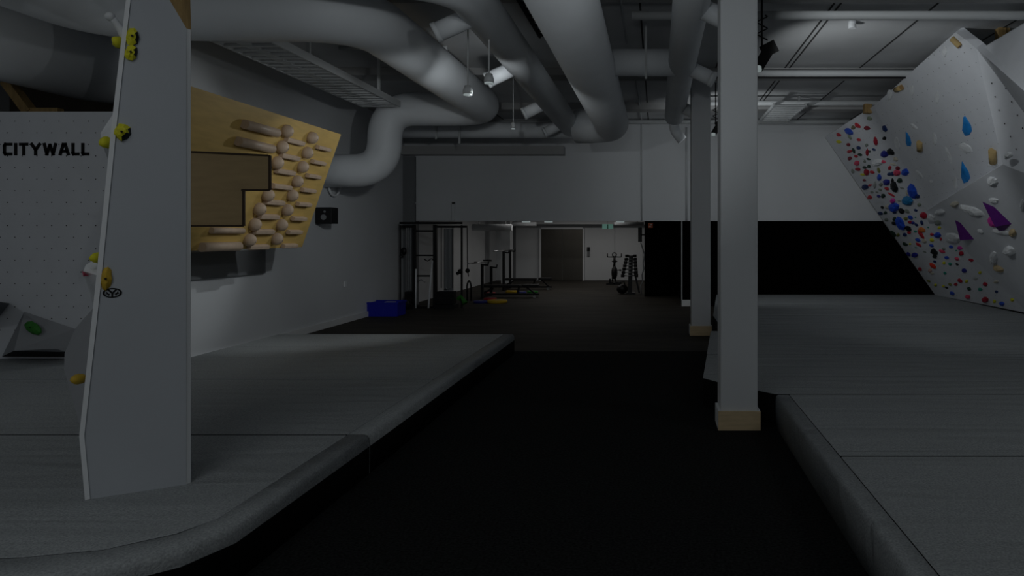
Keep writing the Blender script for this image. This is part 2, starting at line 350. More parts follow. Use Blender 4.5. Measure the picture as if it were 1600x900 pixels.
# ------------------------------------------------------------------ climbing tower
TP0 = onz(133, 781, MZ); TP1 = onz(291, 757, MZ)
tn = (TP1 - TP0).cross(Vector((0, 0, 1))).normalized()            # faces the camera
if tn.y > 0: tn = -tn
TB = Vector((-.237, .402, 0))
tw = empty('climbing_tower', (TP0 + TP1) / 2, 'tall white freestanding climbing tower with yellow holds standing on the left mat', 'climbing tower')
out = [(133,781), (124,681), (150,440), (175,190), (197,0), (203,-50), (233,-50), (265,0), (291,44), (291,757)]
tp = [onplane(x, y, TP0, tn) for x, y in out]
MB().sheet(tp, TB).build('body', mat('tower_paint', (.46, .485, .52), .75, noise_s=1.5, noise_a=.04, spec=.2), tw)
inn = [(141,779), (132,680), (158,440), (183,190), (204,0), (209,-50)]
strip = [onplane(x, y, TP0, tn) for x, y in out[:6]]; strip2 = [onplane(x, y, TP0, tn) for x, y in inn]
mb = MB()
for i in range(5): mb.sheet([strip[i] + tn*.001, strip2[i] + tn*.001, strip2[i+1] + tn*.001, strip[i+1] + tn*.001], tn * .008)
mb.build('edge_trim', M_TRIM, tw)
mb = MB(); r0 = onplane(291, 757, TP0, tn); r1 = onplane(291, 44, TP0, tn)
mb.sheet([r0 - Vector((.004,0,0)), r0 + Vector((.006, .03, 0)), r1 + Vector((.006, .03, 0)), r1 - Vector((.004,0,0))], TB.normalized() * .03)
mb.build('edge_trim', M_TRIM, tw)
# printed round mark
lc = onplane(175.5, 457.5, TP0, tn) + tn * .003; ux = (TP1 - TP0).normalized(); uz = Vector((0, 0, 1))
mb = MB(); N = 28; rx, rz = .043, .027
def E2(a_, k, ox=0, oz=0): return lc + ux * (math.cos(a_) * rx * k + ox) + uz * (math.sin(a_) * rz * k + oz)
for i in range(N):
    a0, a1 = 2*math.pi*i/N, 2*math.pi*(i+1)/N
    mb.add([E2(a0, 1), E2(a1, 1), E2(a1, .78), E2(a0, .78)], [(0,1,2,3)])
def seg(p, q, t):
    p = lc + ux*p[0] + uz*p[1]; q = lc + ux*q[0] + uz*q[1]; d = (q-p).normalized(); n = d.cross(tn) * t/2
    mb.add([p-n, q-n, q+n, p+n], [(0,1,2,3)])
seg((-.018, .018), (0, -.002), .009); seg((.018, .018), (0, -.002), .009); seg((0, 0), (0, -.022), .009)
for s in (-1, 1): seg((s*.026, .006), (s*.014, -.014), .006); seg((s*.03, -.004), (s*.010, -.006), .004)
mb.build('round_print', M_INK, tw)
# lower flank of the tower
fl = [P(117,514,4.75), P(145,482,4.6), P(170,470,4.5), P(101,552,4.7), P(100,578,4.65), P(127,672,4.45), P(165,690,4.3), P(180,600,4.6)]
sv = facets('side_volume', fl, [(0,3,4,5,6,7), (0,7,2,1), (1,2,0), (3,0,1,4)], mat('grey_volume', (.34, .35, .37), .8), tw)
sb = MB().add(fl, [(0,1,3), (3,1,4), (4,1,2), (4,2,5), (5,2,6), (2,7,6), (0,7,2), (0,2,1)], False)
bpy.data.objects.remove(sv); sb.build('side_volume', mat('grey_volume', (.34, .35, .37), .8), tw)
# timber behind the tower top
tb = MB().beam(P(281, 60, 5.2), P(277, -90, 5.2), .1, .1).build('timber_post', M_TIMBER); prop(tb, 'raw timber post behind the pointed top of the white tower', 'timber post')
# ------------------------------------------------------------------ climbing holds
PAL = {'red': (.55, .03, .05), 'crimson': (.42, .015, .04), 'maroon': (.25, .02, .04), 'scarlet': (.75, .05, .02), 'pink': (.75, .08, .16), 'magenta': (.72, .06, .42),
       'blue': (.03, .09, .55), 'royal blue': (.02, .09, .62), 'bright blue': (.02, .26, .70), 'navy': (.012, .035, .14), 'indigo': (.025, .03, .28), 'yellow': (.72, .68, .03), 'olive': (.22, .23, .06),
       'dark green': (.02, .05, .035), 'black': (.010, .012, .014), 'grey': (.26, .29, .26), 'grey-green': (.28, .33, .25), 'brown': (.20, .16, .10), 'teal': (.03, .30, .22), 'white': (.78, .80, .82),
       'beige': (.60, .56, .47), 'pale pink': (.62, .40, .36), 'orange': (.65, .20, .05), 'purple': (.13, .015, .22), 'green': (.04, .22, .03), 'sand': (.58, .45, .26), 'amber': (.62, .40, .04), 'wood': (.50, .30, .12), 'pale grey': (.45, .47, .46), 'teal blue': (.02, .20, .45)}
def hmat(c): return mat('hold_' + c.replace(' ', '_'), PAL[c], .55, noise_s=8, noise_a=.12, spec=.3)
def frame_on(x, y, p0, n, ang):
    c = onplane(x, y, p0, n); ca, sa = math.cos(math.radians(ang)), math.sin(math.radians(ang))
    e = onplane(x + ca*4, y + sa*4, p0, n) - c; f = onplane(x - sa*4, y + ca*4, p0, n) - c
    return c, e / 4, f / 4                      # world vector per pixel along and across
def hold_mesh(w_, h_, shape, depth, rnd):
    vs, fs = [], []; R = 3; S = 9
    for i in range(R + 1):
        th = (i / R) * math.pi / 2
        for j in range(S):
            ph = 2*math.pi*j/S; r = math.cos(th); z = math.sin(th)
            u, v = r*math.cos(ph), r*math.sin(ph)
            if shape == 'drop': u *= (1 - .42*(1 + v))*1.35 if v > -1 else 1        # narrow end up
            if shape == 'tip': z *= 1.0; u *= .95; v -= .25*z
            k = 1.06 + .42*(rnd.random()-.5) * (1 if i else .7)
            vs.append((u*k, v*k, z*(1 + .25*(rnd.random()-.5))))
    for i in range(R):
        for j in range(S): fs.append((i*S+j, i*S+(j+1)%S, (i+1)*S+(j+1)%S, (i+1)*S+j))
    return vs, fs
def hold(x, y, w_, h_, ang, color, p0, n, name='climbing_hold', shape='blob', depth=.55, label=None, cat='climbing hold', group=None, flat=False, rv=0):
    c, e, f = frame_on(x, y, p0, n, ang); rnd = random.Random(int(x*31 + y*17) + rv)
    nn = Vector(n).normalized()
    if nn.dot(CAM - c) < 0: nn = -nn
    dd = depth * .85 * min(w_, h_) * c.y / F
    vs, fs = hold_mesh(w_, h_, shape, depth, rnd)
    wv = [c + e*(u*w_/2) + f*(-v*h_/2) * (-1 if False else 1) + nn*(z*dd - .004) for u, v, z in vs]
    if shape == 'drop': wv = [c + e*(u*w_/2) + f*(-v*h_/2) + nn*(z*dd - .004) for u, v, z in vs]
    cap_ = [tuple(range(27, 36))]; o = MB().add(wv, fs + cap_, False).build(name, hmat(color))
    # base closed by the wall it is bolted to
    prop(o, label, cat, group); return o, c + nn*dd, nn
TG = 'holds on the white tower'
def bolt(o, c, nn, r=.006):
    MB().tube([c - nn*.012, c + nn*.002], r, 8).build('bolt', M_BLACK, o)
def tower_hold(x, y, w_, h_, ang, color, label, dark=None, **k):
    o, c, nn = hold(x, y, w_, h_, ang, color, TP0, tn, label=label, group=TG, **k); bolt(o, c, nn)
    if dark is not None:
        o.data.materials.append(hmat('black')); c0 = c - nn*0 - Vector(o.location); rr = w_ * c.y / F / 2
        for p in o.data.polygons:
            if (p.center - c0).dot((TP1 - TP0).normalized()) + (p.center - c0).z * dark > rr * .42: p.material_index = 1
    return o
tower_hold(207, 58, 21, 29, 5, 'yellow', 'upper of two stacked round yellow holds near the tower top', dark=-.2, depth=.6)
tower_hold(205, 83, 21, 23, 0, 'yellow', 'lower of two stacked round yellow holds near the tower top', dark=0, depth=.6)
tower_hold(191, 207, 27, 26, -30, 'yellow', 'single round yellow hold a third of the way down the tower edge', dark=-.7, depth=.6)
tower_hold(166, 435, 18, 38, 5, 'amber', 'long waisted amber hold just above the round black mark on the tower', depth=.7)
def side_blob(x, y, Y, rx_, rz_, color, label, cat='climbing hold', name='climbing_hold', flat=False):
    c = P(x, y, Y); s = Y / F; rnd = random.Random(x)
    mb = MB(); mb.ball(c, rx_*s, .06, rz_*s, 10)
    for v in mb.v:
        d = v - c; v += d * .25 * (rnd.random() - .5)
    if flat: mb.sm = [False]*len(mb.sm)
    return prop(mb.build(name, hmat(color)), label, cat, TG)
side_blob(187, 67, 4.15, 7, 9, 'yellow', 'small yellow hold peeking out left of the tower top')
side_blob(168, 223, 4.15, 7, 9, 'yellow', 'small yellow hold peeking out left of the tower below the angular white volume')
side_blob(153, 403, 4.15, 6, 8, 'yellow', 'small yellow hold at the tower edge above the white volume with pink')
side_blob(123, 592, 4.3, 8, 8, 'amber', 'small amber hold low on the grey flank of the tower')
mb = MB(); mb.tube([P(200, 75, 4.2), P(190, 48, 4.16), P(180, 34, 4.14), P(171, 25, 4.12)], .02, 12, radii=[.02, .022, .018, .026]); mb.ball(P(172, 26, 4.12), .026)
prop(mb.build('climbing_hold', hmat('white')), 'white horn shaped hold sticking out left of the tower top', 'climbing hold', TG)
vv = [P(178,176,4.3), P(157,208,4.2), P(160,226,4.15), P(168,248,4.25), P(180,262,4.3), P(185,215,4.15), P(190,180,4.4), P(190,262,4.4)]
o = MB().add(vv, [(0,1,5), (1,2,5), (2,3,5), (3,4,5), (0,5,6), (5,4,7), (5,7,6), (0,6,7,4,3,2,1)]).build('climbing_volume', hmat('white'))
prop(o, 'angular white volume on the tower edge left of the single round yellow hold', 'climbing volume', TG)
vv = [P(152,402,4.3), P(134,414,4.2), P(130,424,4.15), P(140,450,4.2), P(146,480,4.3), P(152,430,4.1), P(165,400,4.4), P(160,480,4.4)]
o = MB().add(vv, [(0,1,5), (1,2,5), (2,3,5), (3,4,5), (0,5,6), (5,4,7), (5,7,6), (0,6,7,4,3,2,1)]).build('climbing_volume', hmat('white'))
prop(o, 'white volume with a pink corner hold left of the amber hold on the tower', 'climbing volume', TG)
MB().add([P(128,423,4.14), P(130,432,4.12), P(139,430.5,4.12), P(131,426,4.05), P(133,428,4.2)], [(0,1,3), (1,2,3), (2,0,3), (0,4,1), (1,4,2)]).build('pink_corner', hmat('pink'), o)
gh, c, nn = hold(52, 512, 28, 17, 30, 'green', P(45, 520, 8.33), Vector((.05, -.98, .2)), label='green half moon hold on the low grey wedge volume', group='holds low on the lettered wall', depth=.5); bolt(gh, c, nn)
# ---------------- right hand climbing wall
n1 = Vector((-.825, 0, -.565)); b1 = Vector((6.65, 0, .28))
A1 = onplane(1366, 165, b1, n1); C1 = onplane(1447, 330, b1, n1); G1 = onplane(1607, 489.5, b1, n1)
D2 = P(1567, 257, 11.0); n2 = -(D2 - A1).cross(C1 - A1).normalized()
B2 = onplane(1493, 50, A1, n2); F2 = onplane(1525, 75, A1, n2)
D3 = P(1567, 257, 9.6); n3 = -(D3 - C1).cross(G1 - C1).normalized()
H3 = onplane(1700, 310, C1, n3)
E3 = Vector((6.65, 10.9, .28))
T = Vector((.10, 0, .07))
def inplane_grid(mb, poly, n, step=.2, r=.009, jit=False):
    o_ = poly[0]; u = Vector((0, 1, 0)); u = (u - n*u.dot(n)).normalized(); v = n.cross(u)
    pp = [((p - o_).dot(u), (p - o_).dot(v)) for p in poly]
    def inside(a, b):
        r_ = False
        for i in range(len(pp)):
            x1, y1 = pp[i]; x2, y2 = pp[i-1]
            if (y1 > b) != (y2 > b) and a < (x2-x1)*(b-y1)/(y2-y1)+x1: r_ = not r_
        return r_
    xs = [p[0] for p in pp]; ys = [p[1] for p in pp]
    i = 0; y = min(ys) + step/2
    while y < max(ys):
        x = min(xs) + (step/2 if i % 2 else step)
        while x < max(xs):
            if inside(x, y): mb.disc(o_ + u*x + v*y + n*.003, n, r)
            x += step
        y += step; i += 1
sp = empty('spray_wall', (6.4, 15.5, MZ), 'steep white overhanging board crowded with small coloured holds, right of the black wall', 'climbing wall')
poly = [onplane(1461.5, 461, b1, n1), onplane(1289, 214, b1, n1), A1, C1, G1]
mb = MB().sheet(poly, T); mb.m = 1; inplane_grid(mb, poly, n1, .2, .006); mb.build('wall_panel', [M_PANEL, M_HOLE], sp)
q0 = onplane(1461.5, 461, b1, n1); q1 = onplane(1289, 214, b1, n1)
MB().sheet([q0 + Vector((0, 0, 0)), q1, q1 + Vector((-.0, .12, .0)), q0 + Vector((0, .02, 0))], T).build('side_panel', mat('panel_edge', (.45, .46, .46), .8), sp)
bw = empty('bouldering_wall', (6.5, 11, MZ), 'tall faceted white bouldering wall with blue holds and purple volumes at the right edge', 'climbing wall')
poly = [A1, B2, F2, D2, C1]; mb = MB().sheet(poly, T); mb.m = 1; inplane_grid(mb, poly, n2, .2, .007); mb.build('wall_panel', [M_PANEL, M_HOLE], bw)
mb = MB().sheet([B2, F2, F2 + Vector((.12, .1, .12)), B2 + Vector((.1, .1, .03))], Vector((.02, .02, 0))); mb.build('top_edge', M_TRIM, bw)
poly = [C1, D3, H3, E3, G1]; mb = MB().sheet(poly, T); mb.build('wall_panel', [M_PANEL, M_HOLE], bw)
MB().sheet([C1, D2, D3], T*.3).build('wall_panel', M_PANEL, bw)
J4 = P(1700, 231, 6.4); K5 = P(1700, -22, 7.6)
n4 = (H3 - F2).cross(D3 - F2).normalized()
if n4.dot(CAM - F2) < 0: n4 = -n4
mb = MB()
def tri(a_, b_, c_, off, t):
    mb.sheet([a_, b_, c_], off*t)
tri(F2, D2, D3, T, .3); tri(F2, D3, H3, T, 1); tri(F2, H3, J4, T, 1)
mb.m = 1
for x, y in ((1561,118),(1551,130),(1573,138),(1595,150),(1556,151),(1582,159),(1562,172),(1591,180),(1571,193),(1599,200),(1580,213),(1589,233)):
    pnt = onplane(x, y, F2, n4); mb.disc(pnt + n4*.012, n4, .012)
mb.build('wall_panel', [M_PANEL, M_HOLE], bw)
n5 = (K5 - F2).cross(J4 - F2).normalized()
if n5.dot(CAM - F2) < 0: n5 = -n5
f5 = P(1533, 77, F2.y - .05)
MB().sheet([f5, K5, J4], T).build('wall_panel', M_PANEL, bw)
for x, y, w_, Y, lab in ((1570, 62, .16, 9.9, 'square timber post holding the top of the bouldering wall at the right frame edge'), (1357, 172, .14, 13.9, 'short timber block above the top corner of the spray wall')):
    p = P(x, y, Y); tp_ = CH if Y < 12 else 4.19; zl = .15 if Y < 12 else .05; o = MB().box((p.x - w_/2, p.y, p.z - zl), (p.x + w_*.1, p.y + .12, tp_)).box((p.x + w_*.15, p.y + .02, p.z - zl), (p.x + w_/2, p.y + .14, tp_)).build('timber_post', M_TIMBER); prop(o, lab, 'timber post')
Z1 = (1280, 160, 7.5); Z2 = (1340, 230, 7.5); Z3 = (1360, 320, 7.5); Z4 = (1430, 320, 7.5); Z5 = (1400, 390, 9); Z6 = (1480, 370, 7.5)
SPRAY = [
(Z1, [(230,380,60,38,25,'red'),(230,462,65,35,15,'yellow'),(402,293,50,45,20,'brown'),(448,268,84,40,38,'red'),(350,338,105,62,38,'blue'),(358,403,78,30,55,'grey-green'),(562,300,75,45,10,'maroon'),(590,185,62,45,25,'grey-green'),(768,305,48,78,-25,'navy'),(765,420,45,42,30,'black'),(465,438,52,32,15,'red'),(343,495,50,35,20,'maroon'),(357,573,60,33,-5,'red'),(405,565,72,32,68,'dark green'),(462,530,55,38,25,'navy'),(557,500,35,38,0,'grey'),(662,450,46,92,-12,'crimson'),(642,553,52,28,18,'navy'),(565,583,38,84,-3,'crimson'),(592,576,30,25,0,'dark green'),(480,612,56,34,20,'dark green'),(432,630,52,32,20,'red'),(362,655,48,44,20,'maroon'),(768,605,92,76,20,'indigo'),(838,577,98,66,35,'black'),(575,664,55,23,20,'dark green'),(535,690,28,38,-20,'grey'),(680,705,130,75,-8,'white'),(755,695,52,40,10,'pink'),(443,710,58,58,0,'pink'),(533,762,48,32,25,'dark green'),(583,748,46,38,15,'dark green'),(395,805,34,56,-25,'grey'),(455,782,62,38,15,'crimson'),(557,815,56,76,-25,'crimson'),(512,845,62,26,5,'yellow'),(622,818,60,34,20,'red'),(697,790,32,70,-20,'olive'),(706,872,52,74,-18,'blue'),(827,765,38,52,0,'red')]),
(Z2, [(80,387,40,26,15,'maroon'),(470,245,54,44,20,'maroon'),(465,297,84,62,15,'pink'),(375,315,60,36,0,'navy'),(412,310,46,42,40,'navy'),(556,292,78,84,-30,'royal blue'),(447,140,64,42,40,'beige'),(420,200,80,26,15,'beige'),(90,465,70,60,15,'navy'),(145,447,45,28,-5,'red'),(203,440,38,82,5,'pale grey'),(275,435,45,44,0,'grey'),(343,408,80,66,5,'indigo'),(410,388,34,50,0,'black'),(432,460,76,122,-20,'black'),(495,390,66,54,35,'dark green'),(345,485,55,36,20,'red'),(265,497,45,26,20,'grey-green'),(170,527,40,26,15,'grey'),(225,525,40,18,10,'grey'),(395,555,100,24,30,'red'),(143,585,56,44,20,'red'),(247,573,46,32,15,'indigo'),(302,568,52,46,35,'dark green'),(522,480,55,22,15,'grey'),(590,525,46,66,-15,'beige'),(647,512,92,176,-22,'royal blue'),(702,575,56,46,30,'navy'),(412,625,56,58,0,'magenta'),(588,628,132,92,30,'teal blue'),(490,630,50,18,10,'grey'),(350,697,60,50,10,'beige'),(430,705,118,96,15,'royal blue'),(290,705,42,28,30,'black'),(268,775,60,36,15,'navy'),(327,768,38,36,20,'dark green'),(432,765,50,28,15,'navy'),(518,747,78,56,50,'black'),(580,748,64,40,35,'grey'),(683,740,46,28,30,'navy'),(725,672,44,42,10,'grey-green'),(775,797,84,64,40,'crimson'),(620,822,66,42,40,'blue'),(565,835,46,38,15,'olive'),(678,823,20,18,0,'teal')]),
(Z3, [(352,212,88,162,-28,'royal blue'),(285,165,44,44,0,'dark green'),(188,172,50,34,30,'grey'),(280,217,65,38,25,'black'),(448,280,82,48,40,'black'),(396,268,60,40,0,'black'),(465,205,50,35,10,'crimson'),(500,210,45,33,20,'indigo'),(540,235,48,26,30,'navy'),(603,207,34,58,-20,'navy'),(268,340,90,44,48,'dark green'),(325,352,38,40,0,'olive'),(405,350,52,40,15,'navy'),(455,325,50,33,10,'red'),(530,312,36,26,15,'teal'),(605,290,84,52,25,'orange'),(592,342,125,36,56,'red'),(676,265,28,18,25,'teal'),(810,268,40,32,5,'yellow'),(720,347,48,34,15,'red'),(790,352,80,62,15,'blue'),(826,402,28,40,0,'red'),(720,410,52,40,20,'yellow'),(557,412,62,36,20,'blue'),(565,467,80,30,30,'red'),(635,425,54,46,40,'beige'),(407,460,68,34,30,'dark green'),(465,458,30,24,10,'yellow'),(718,478,56,32,20,'blue'),(535,502,35,12,5,'teal'),(447,577,56,36,45,'indigo'),(520,588,78,56,20,'indigo'),(748,548,96,58,38,'black'),(756,605,52,42,20,'black'),(755,665,40,26,30,'navy'),(733,716,96,46,35,'scarlet'),(582,753,54,38,48,'crimson'),(700,768,44,42,0,'pale pink'),(722,802,50,28,20,'beige'),(635,551,42,18,20,'grey')]),
(Z4, [(420,493,52,38,20,'blue'),(525,507,62,44,15,'magenta'),(542,571,60,50,20,'crimson'),(315,546,84,34,22,'pink'),(337,515,34,34,0,'grey'),(370,618,54,36,20,'blue'),(490,632,58,34,25,'pink'),(658,648,64,34,22,'crimson'),(338,680,36,34,0,'yellow'),(410,693,46,34,20,'teal'),(491,697,38,26,30,'black'),(577,770,60,44,30,'indigo'),(760,793,36,36,0,'yellow'),(706,860,60,34,15,'pale grey'),(350,800,38,28,30,'teal'),(480,537,22,16,0,'teal')]),
(Z5, [(557,497,40,38,0,'yellow'),(667,515,42,32,10,'yellow'),(712,535,48,28,25,'black'),(762,490,58,34,20,'olive'),(790,612,72,46,25,'blue'),(843,488,56,44,10,'crimson'),(460,440,56,32,30,'olive')]),
(Z6, [(150,512,64,38,35,'crimson'),(228,520,34,42,0,'yellow'),(258,608,52,38,40,'dark green'),(243,702,64,46,35,'pink'),(447,555,58,42,30,'crimson'),(388,615,52,36,20,'teal'),(578,643,42,30,30,'navy'),(450,738,72,68,0,'crimson'),(555,757,36,40,0,'yellow'),(640,783,64,44,20,'blue'),(762,740,48,36,20,'yellow')])]
items = []
for (ox, oy, s), L in SPRAY:
    for (x, y, w_, h_, a_, c_) in L: items.append([ox + x/s, oy + y/s, w_/s, h_/s, a_, c_])
ORD = ['zeroth', 'first', 'second', 'third', 'fourth', 'fifth', 'sixth', 'seventh', 'eighth', 'ninth', 'tenth', 'eleventh', 'twelfth', 'thirteenth', 'fourteenth', 'fifteenth', 'sixteenth', 'seventeenth', 'eighteenth', 'nineteenth', 'twentieth', 'twenty-first', 'twenty-second', 'twenty-third']
byc = {}
for it in items: byc.setdefault(it[5], []).append(it)
for c_, L in byc.items():
    L.sort(key=lambda q: q[1])
    for k, q in enumerate(L): q.append((k + 1, len(L)))
def size_word(q):
    a_ = q[2]*q[3]; return 'large' if a_ > 80 else 'medium' if a_ > 32 else 'small' if a_ > 16 else 'tiny'
def dirn(dx, dy):
    if abs(dx) > 2.2*abs(dy): return 'right of' if dx > 0 else 'left of'
    if abs(dy) > 2.2*abs(dx): return 'below' if dy > 0 else 'above'
    return ('below' if dy > 0 else 'above') + (' right of' if dx > 0 else ' left of')
for q in items:
    big = [b for b in items if b is not q and b[2]*b[3] > 42 and b[5] != q[5]]
    nb = min(big, key=lambda b: (b[0]-q[0])**2 + (b[1]-q[1])**2)
    k, n_ = q[6]
    if n_ == 1: tail = ', the only %s one' % q[5]
    elif k == n_: tail = ', lowest %s one' % q[5]
    elif k == 1: tail = ', topmost %s one' % q[5]
    else: tail = ', %s %s one from top' % (ORD[k] if k < len(ORD) else str(k), q[5])
    lab = '%s %s hold %s %s %s hold%s' % (size_word(q), q[5], dirn(q[0]-nb[0], q[1]-nb[1]), size_word(nb), nb[5], tail)
    hold(q[0], q[1], q[2], q[3], q[4], q[5], b1, n1, label=lab, group='small coloured holds on the spray wall', depth=.6, shape='tip' if q[3] > q[2]*1.4 else 'blob')
BG = 'holds and volumes on the bouldering wall'
def zz(o, x, y, w_, h_): return o[0] + x/o[2], o[1] + y/o[2], w_/o[2], h_/o[2]
Z8 = (1380, 40, 4.09); Z7 = (1460, 230, 6.43)
def bh(o, x, y, w_, h_, ang, c_, p0, n, label, shape='blob', depth=.35, **k):
    x, y, w_, h_ = zz(o, x, y, w_, h_)
    ob, c, nn = hold(x, y, w_, h_, ang, c_, p0, n, label=label, group=BG, shape=shape, depth=depth, **k); return ob, c, nn
for (o, x, y, w_, h_, a_, lab) in (
    (Z8, 41, 443, 38, 66, 0, 'white teardrop hold at the left edge, lower left of the round wooden stub'),
    (Z8, 183, 412, 32, 70, 0, 'slim white teardrop hold right of the round wooden stub'),
    (Z8, 343, 458, 30, 86, 0, 'white teardrop hold alone in the middle of the upper panel'),
    (Z8, 195, 643, 62, 26, 38, 'small white sloping hold above the smaller blue hold'),
    (Z8, 328, 722, 32, 82, -5, 'white teardrop hold right of the wooden peg beside the small blue hold'),
    (Z8, 87, 748, 34, 80, -12, 'white teardrop hold left of the smaller blue hold'),
    (Z8, 417, 825, 26, 120, -20, 'long thin white hold hanging left of the wide white hold'),
    (Z8, 527, 783, 92, 56, 28, 'wide white hold with a dark lip below the big blue hold'),
    (Z8, 393, 165, 34, 76, 5, 'white teardrop hold below left of the topmost wooden peg'),
    (Z7, 215, 358, 44, 130, -5, 'white drop shaped hold left of the lowest blue hold'),
    (Z7, 590, 175, 110, 52, 0, 'white blob hold under the wooden peg at the right corner'),
    ((1340,230,7.5), 720, 310, 130, 44, 50, 'white crescent hold above the small white knob'),
    ((1340,230,7.5), 862, 403, 46, 50, 0, 'small white knob on the lower end of the bright panel')):
    bh(o, x, y, w_, h_, a_, 'white', A1, n2, lab, 'tip' if h_ > w_ else 'blob', .3)
for (o, x, y, w_, h_, a_, lab) in ((Z8, 533, 640, 72, 132, -10, 'biggest bright blue teardrop hold, upper right'), (Z8, 158, 724, 42, 102, -14, 'narrow bright blue hold, leftmost of three'), (Z7, 305, 252, 96, 222, -14, 'bright blue pointed hold, lowest of three')):
    ob, c, nn = bh(o, x, y, w_, h_, a_, 'bright blue', A1, n2, lab + ' on the bright upper panel', 'drop', .25); 
def peg(o, x0, y0, x1, y1, w_, lab, p0, n):
    a_ = onplane(o[0]+x0/o[2], o[1]+y0/o[2], p0, n); b_ = onplane(o[0]+x1/o[2], o[1]+y1/o[2], p0, n)
    r = w_ / o[2] * a_.y / F / 2; nn = n if n.dot(CAM - a_) > 0 else -n
    ob = MB().tube([a_ + nn*r*.6, b_ + nn*r*.6], r, 14).build('wooden_peg', mat('peg_wood', (.50, .36, .16), .5, noise_s=6, noise_a=.2)); prop(ob, lab, 'climbing hold', BG)
    MB().tube([b_ + nn*r*.6, b_ + nn*r*.6 + (b_ - a_).normalized()*.006], r*.92, 14).build('end_grain', mat('end_grain', (.28, .17, .07), .6), ob)
peg(Z8, 448, 75, 498, 125, 38, 'thick wooden peg slanting at the very top corner of the bouldering wall', A1, n2)
peg(Z8, 88, 405, 126, 388, 34, 'short round wooden stub near the left edge of the bouldering wall', A1, n2)
peg(Z8, 240, 740, 242, 790, 38, 'upright wooden peg right of the narrow blue hold', A1, n2)
peg(Z8, 708, 790, 712, 866, 48, 'large upright wooden peg at the right corner of the bright panel', A1, n2)
# lower shaded panel
for (o, x, y, w_, h_, a_, c_, lab, sh, dp) in (
    (Z7, 585, 340, 112, 84, 10, 'white', 'white domed hold under the wooden corner peg', 'blob', .6),
    (Z7, 597, 535, 100, 50, 12, 'white', 'white shelf hold above the large purple volume', 'blob', .6),
    (Z7, 372, 632, 250, 70, 22, 'white', 'long white wedge hold left of the large purple volume', 'blob', .7),
    (Z7, 205, 572, 84, 54, -8, 'beige', 'beige knob at the left end of the long white wedge hold', 'blob', .7),
    (Z7, 55, 652, 112, 52, -8, 'white', 'white flake hold at the corner where the three panels meet', 'blob', .7),
    (Z7, 668, 850, 196, 46, 12, 'white', 'flat white hold beneath the large purple volume', 'blob', .6),
    (Z7, 787, 860, 70, 76, -30, 'sand', 'sand coloured hold at the lower right tip of the large purple volume', 'blob', .6),
    (Z7, 465, 845, 66, 36, 25, 'white', 'small white hold between the two purple volumes', 'blob', .7),
    (Z7, 885, 585, 46, 112, 0, 'white', 'white block hold cut by the right frame edge', 'blob', .6),
    (Z6, 545, 247, 84, 150, 0, 'white', 'tall white egg shaped hold above the sand coloured block', 'blob', .6),
    (Z6, 602, 372, 136, 62, 28, 'sand', 'sand coloured block hold below the white egg shaped hold', 'blob', .7),
    (Z6, 735, 162, 128, 96, 22, 'white', 'white cone hold right of the white egg shaped hold', 'blob', .8),
    (Z6, 572, 524, 56, 34, 0, 'beige', 'small beige hold at the lower edge of the shaded panel', 'blob', .8),
    (Z4, 440, 388, 186, 112, 25, 'white', 'white fin hold below left of the smaller purple volume', 'blob', .5),
    (Z4, 185, 165, 90, 110, -25, 'white', 'curved pale grey hold at the left tip of the shaded panel', 'blob', .5),
    (Z4, 265, 210, 76, 60, 10, 'grey', 'dark grey rough hold at the left tip of the shaded panel', 'blob', .5),
    (Z7, 752, 80, 66, 66, 0, 'white', 'round white ball hold right of the wooden corner peg', 'blob', .9)):
    bh(o, x, y, w_, h_, a_, c_, C1, n3, lab, sh, dp)
def pyr(pts, apex, h_, lab, c_='purple'):
    base = [onplane(x, y, C1, n3) for x, y in pts]; nn = n3 if n3.dot(CAM - base[0]) > 0 else -n3
    ap = onplane(*apex, C1, n3) + nn*h_
    ob = MB().add(base + [ap], [(i, (i+1) % len(base), len(base)) for i in range(len(base))] + [tuple(range(len(base)))[::-1]]).build('triangular_volume', hmat(c_)); prop(ob, lab, 'climbing volume', BG); return ob
k7 = lambda x, y: (1460 + x/6.43, 230 + y/6.43); k4 = lambda x, y: (1430 + x/7.5, 320 + y/7.5)
pv = pyr([k7(482,548), k7(600,600), k7(775,770), k7(690,850), k7(655,850), k7(545,680)], k7(665, 760), .10, 'large faceted purple volume at the right frame edge')
ob, c, nn = bh(Z7, 578, 755, 56, 110, -30, 'magenta', C1, n3, 'magenta hold tucked against the left side of the large purple volume', depth=.6)
pyr([k4(466,178), k4(530,210), k4(690,405), k4(580,395), k4(525,360)], k4(590, 370), .12, 'smaller faceted purple volume nearer the spray wall')
# ------------------------------------------------------------------ wooden training board
be = Vector((-5.3, 11, 1.528)); tt = Vector((-4.716, 11, 3.211)); bn = Vector((0, 1, 0)).cross(tt - be).normalized()
if bn.x < 0: bn = -bn
Y0 = 7.45; w0 = Vector((0, Y0 - 11, 0))
tb_ = empty('training_board', (-5.3, 9.2, 1.53), 'overhanging plywood training board with wooden rungs and balls behind the white tower', 'training board')
MB().sheet([be, tt, tt + w0, be + w0], -bn*.025).build('board', M_WOOD, tb_)
for y in (8.75, 9.8, 10.8):
    pass
MB().beam((-5.0, 10.7, 2.45), (WL, 10.7, 2.45), .06, .1).beam((-5.34, 10.7, 1.7), (WL, 10.7, 1.7), .06, .1).beam((-5.0, 8.8, 2.45), (WL, 8.8, 2.45), .06, .1).beam((-5.34, 8.8, 1.7), (WL, 8.8, 1.7), .06, .1).build('support_frame', M_TIMBER, tb_)
MB().box((WL, 8.65, 1.12), (WL + .05, 11.35, 1.48)).build('board_shadow', M_GREYP, tb_)  # grey strip on the wall stands in for the board's cast shadow
ZB = lambda x, y: (280 + x/3.214, 120 + y/3.214)
RG = 'wooden holds on the training board'
def bpos(x, y): return onplane(*ZB(x, y), be, bn)
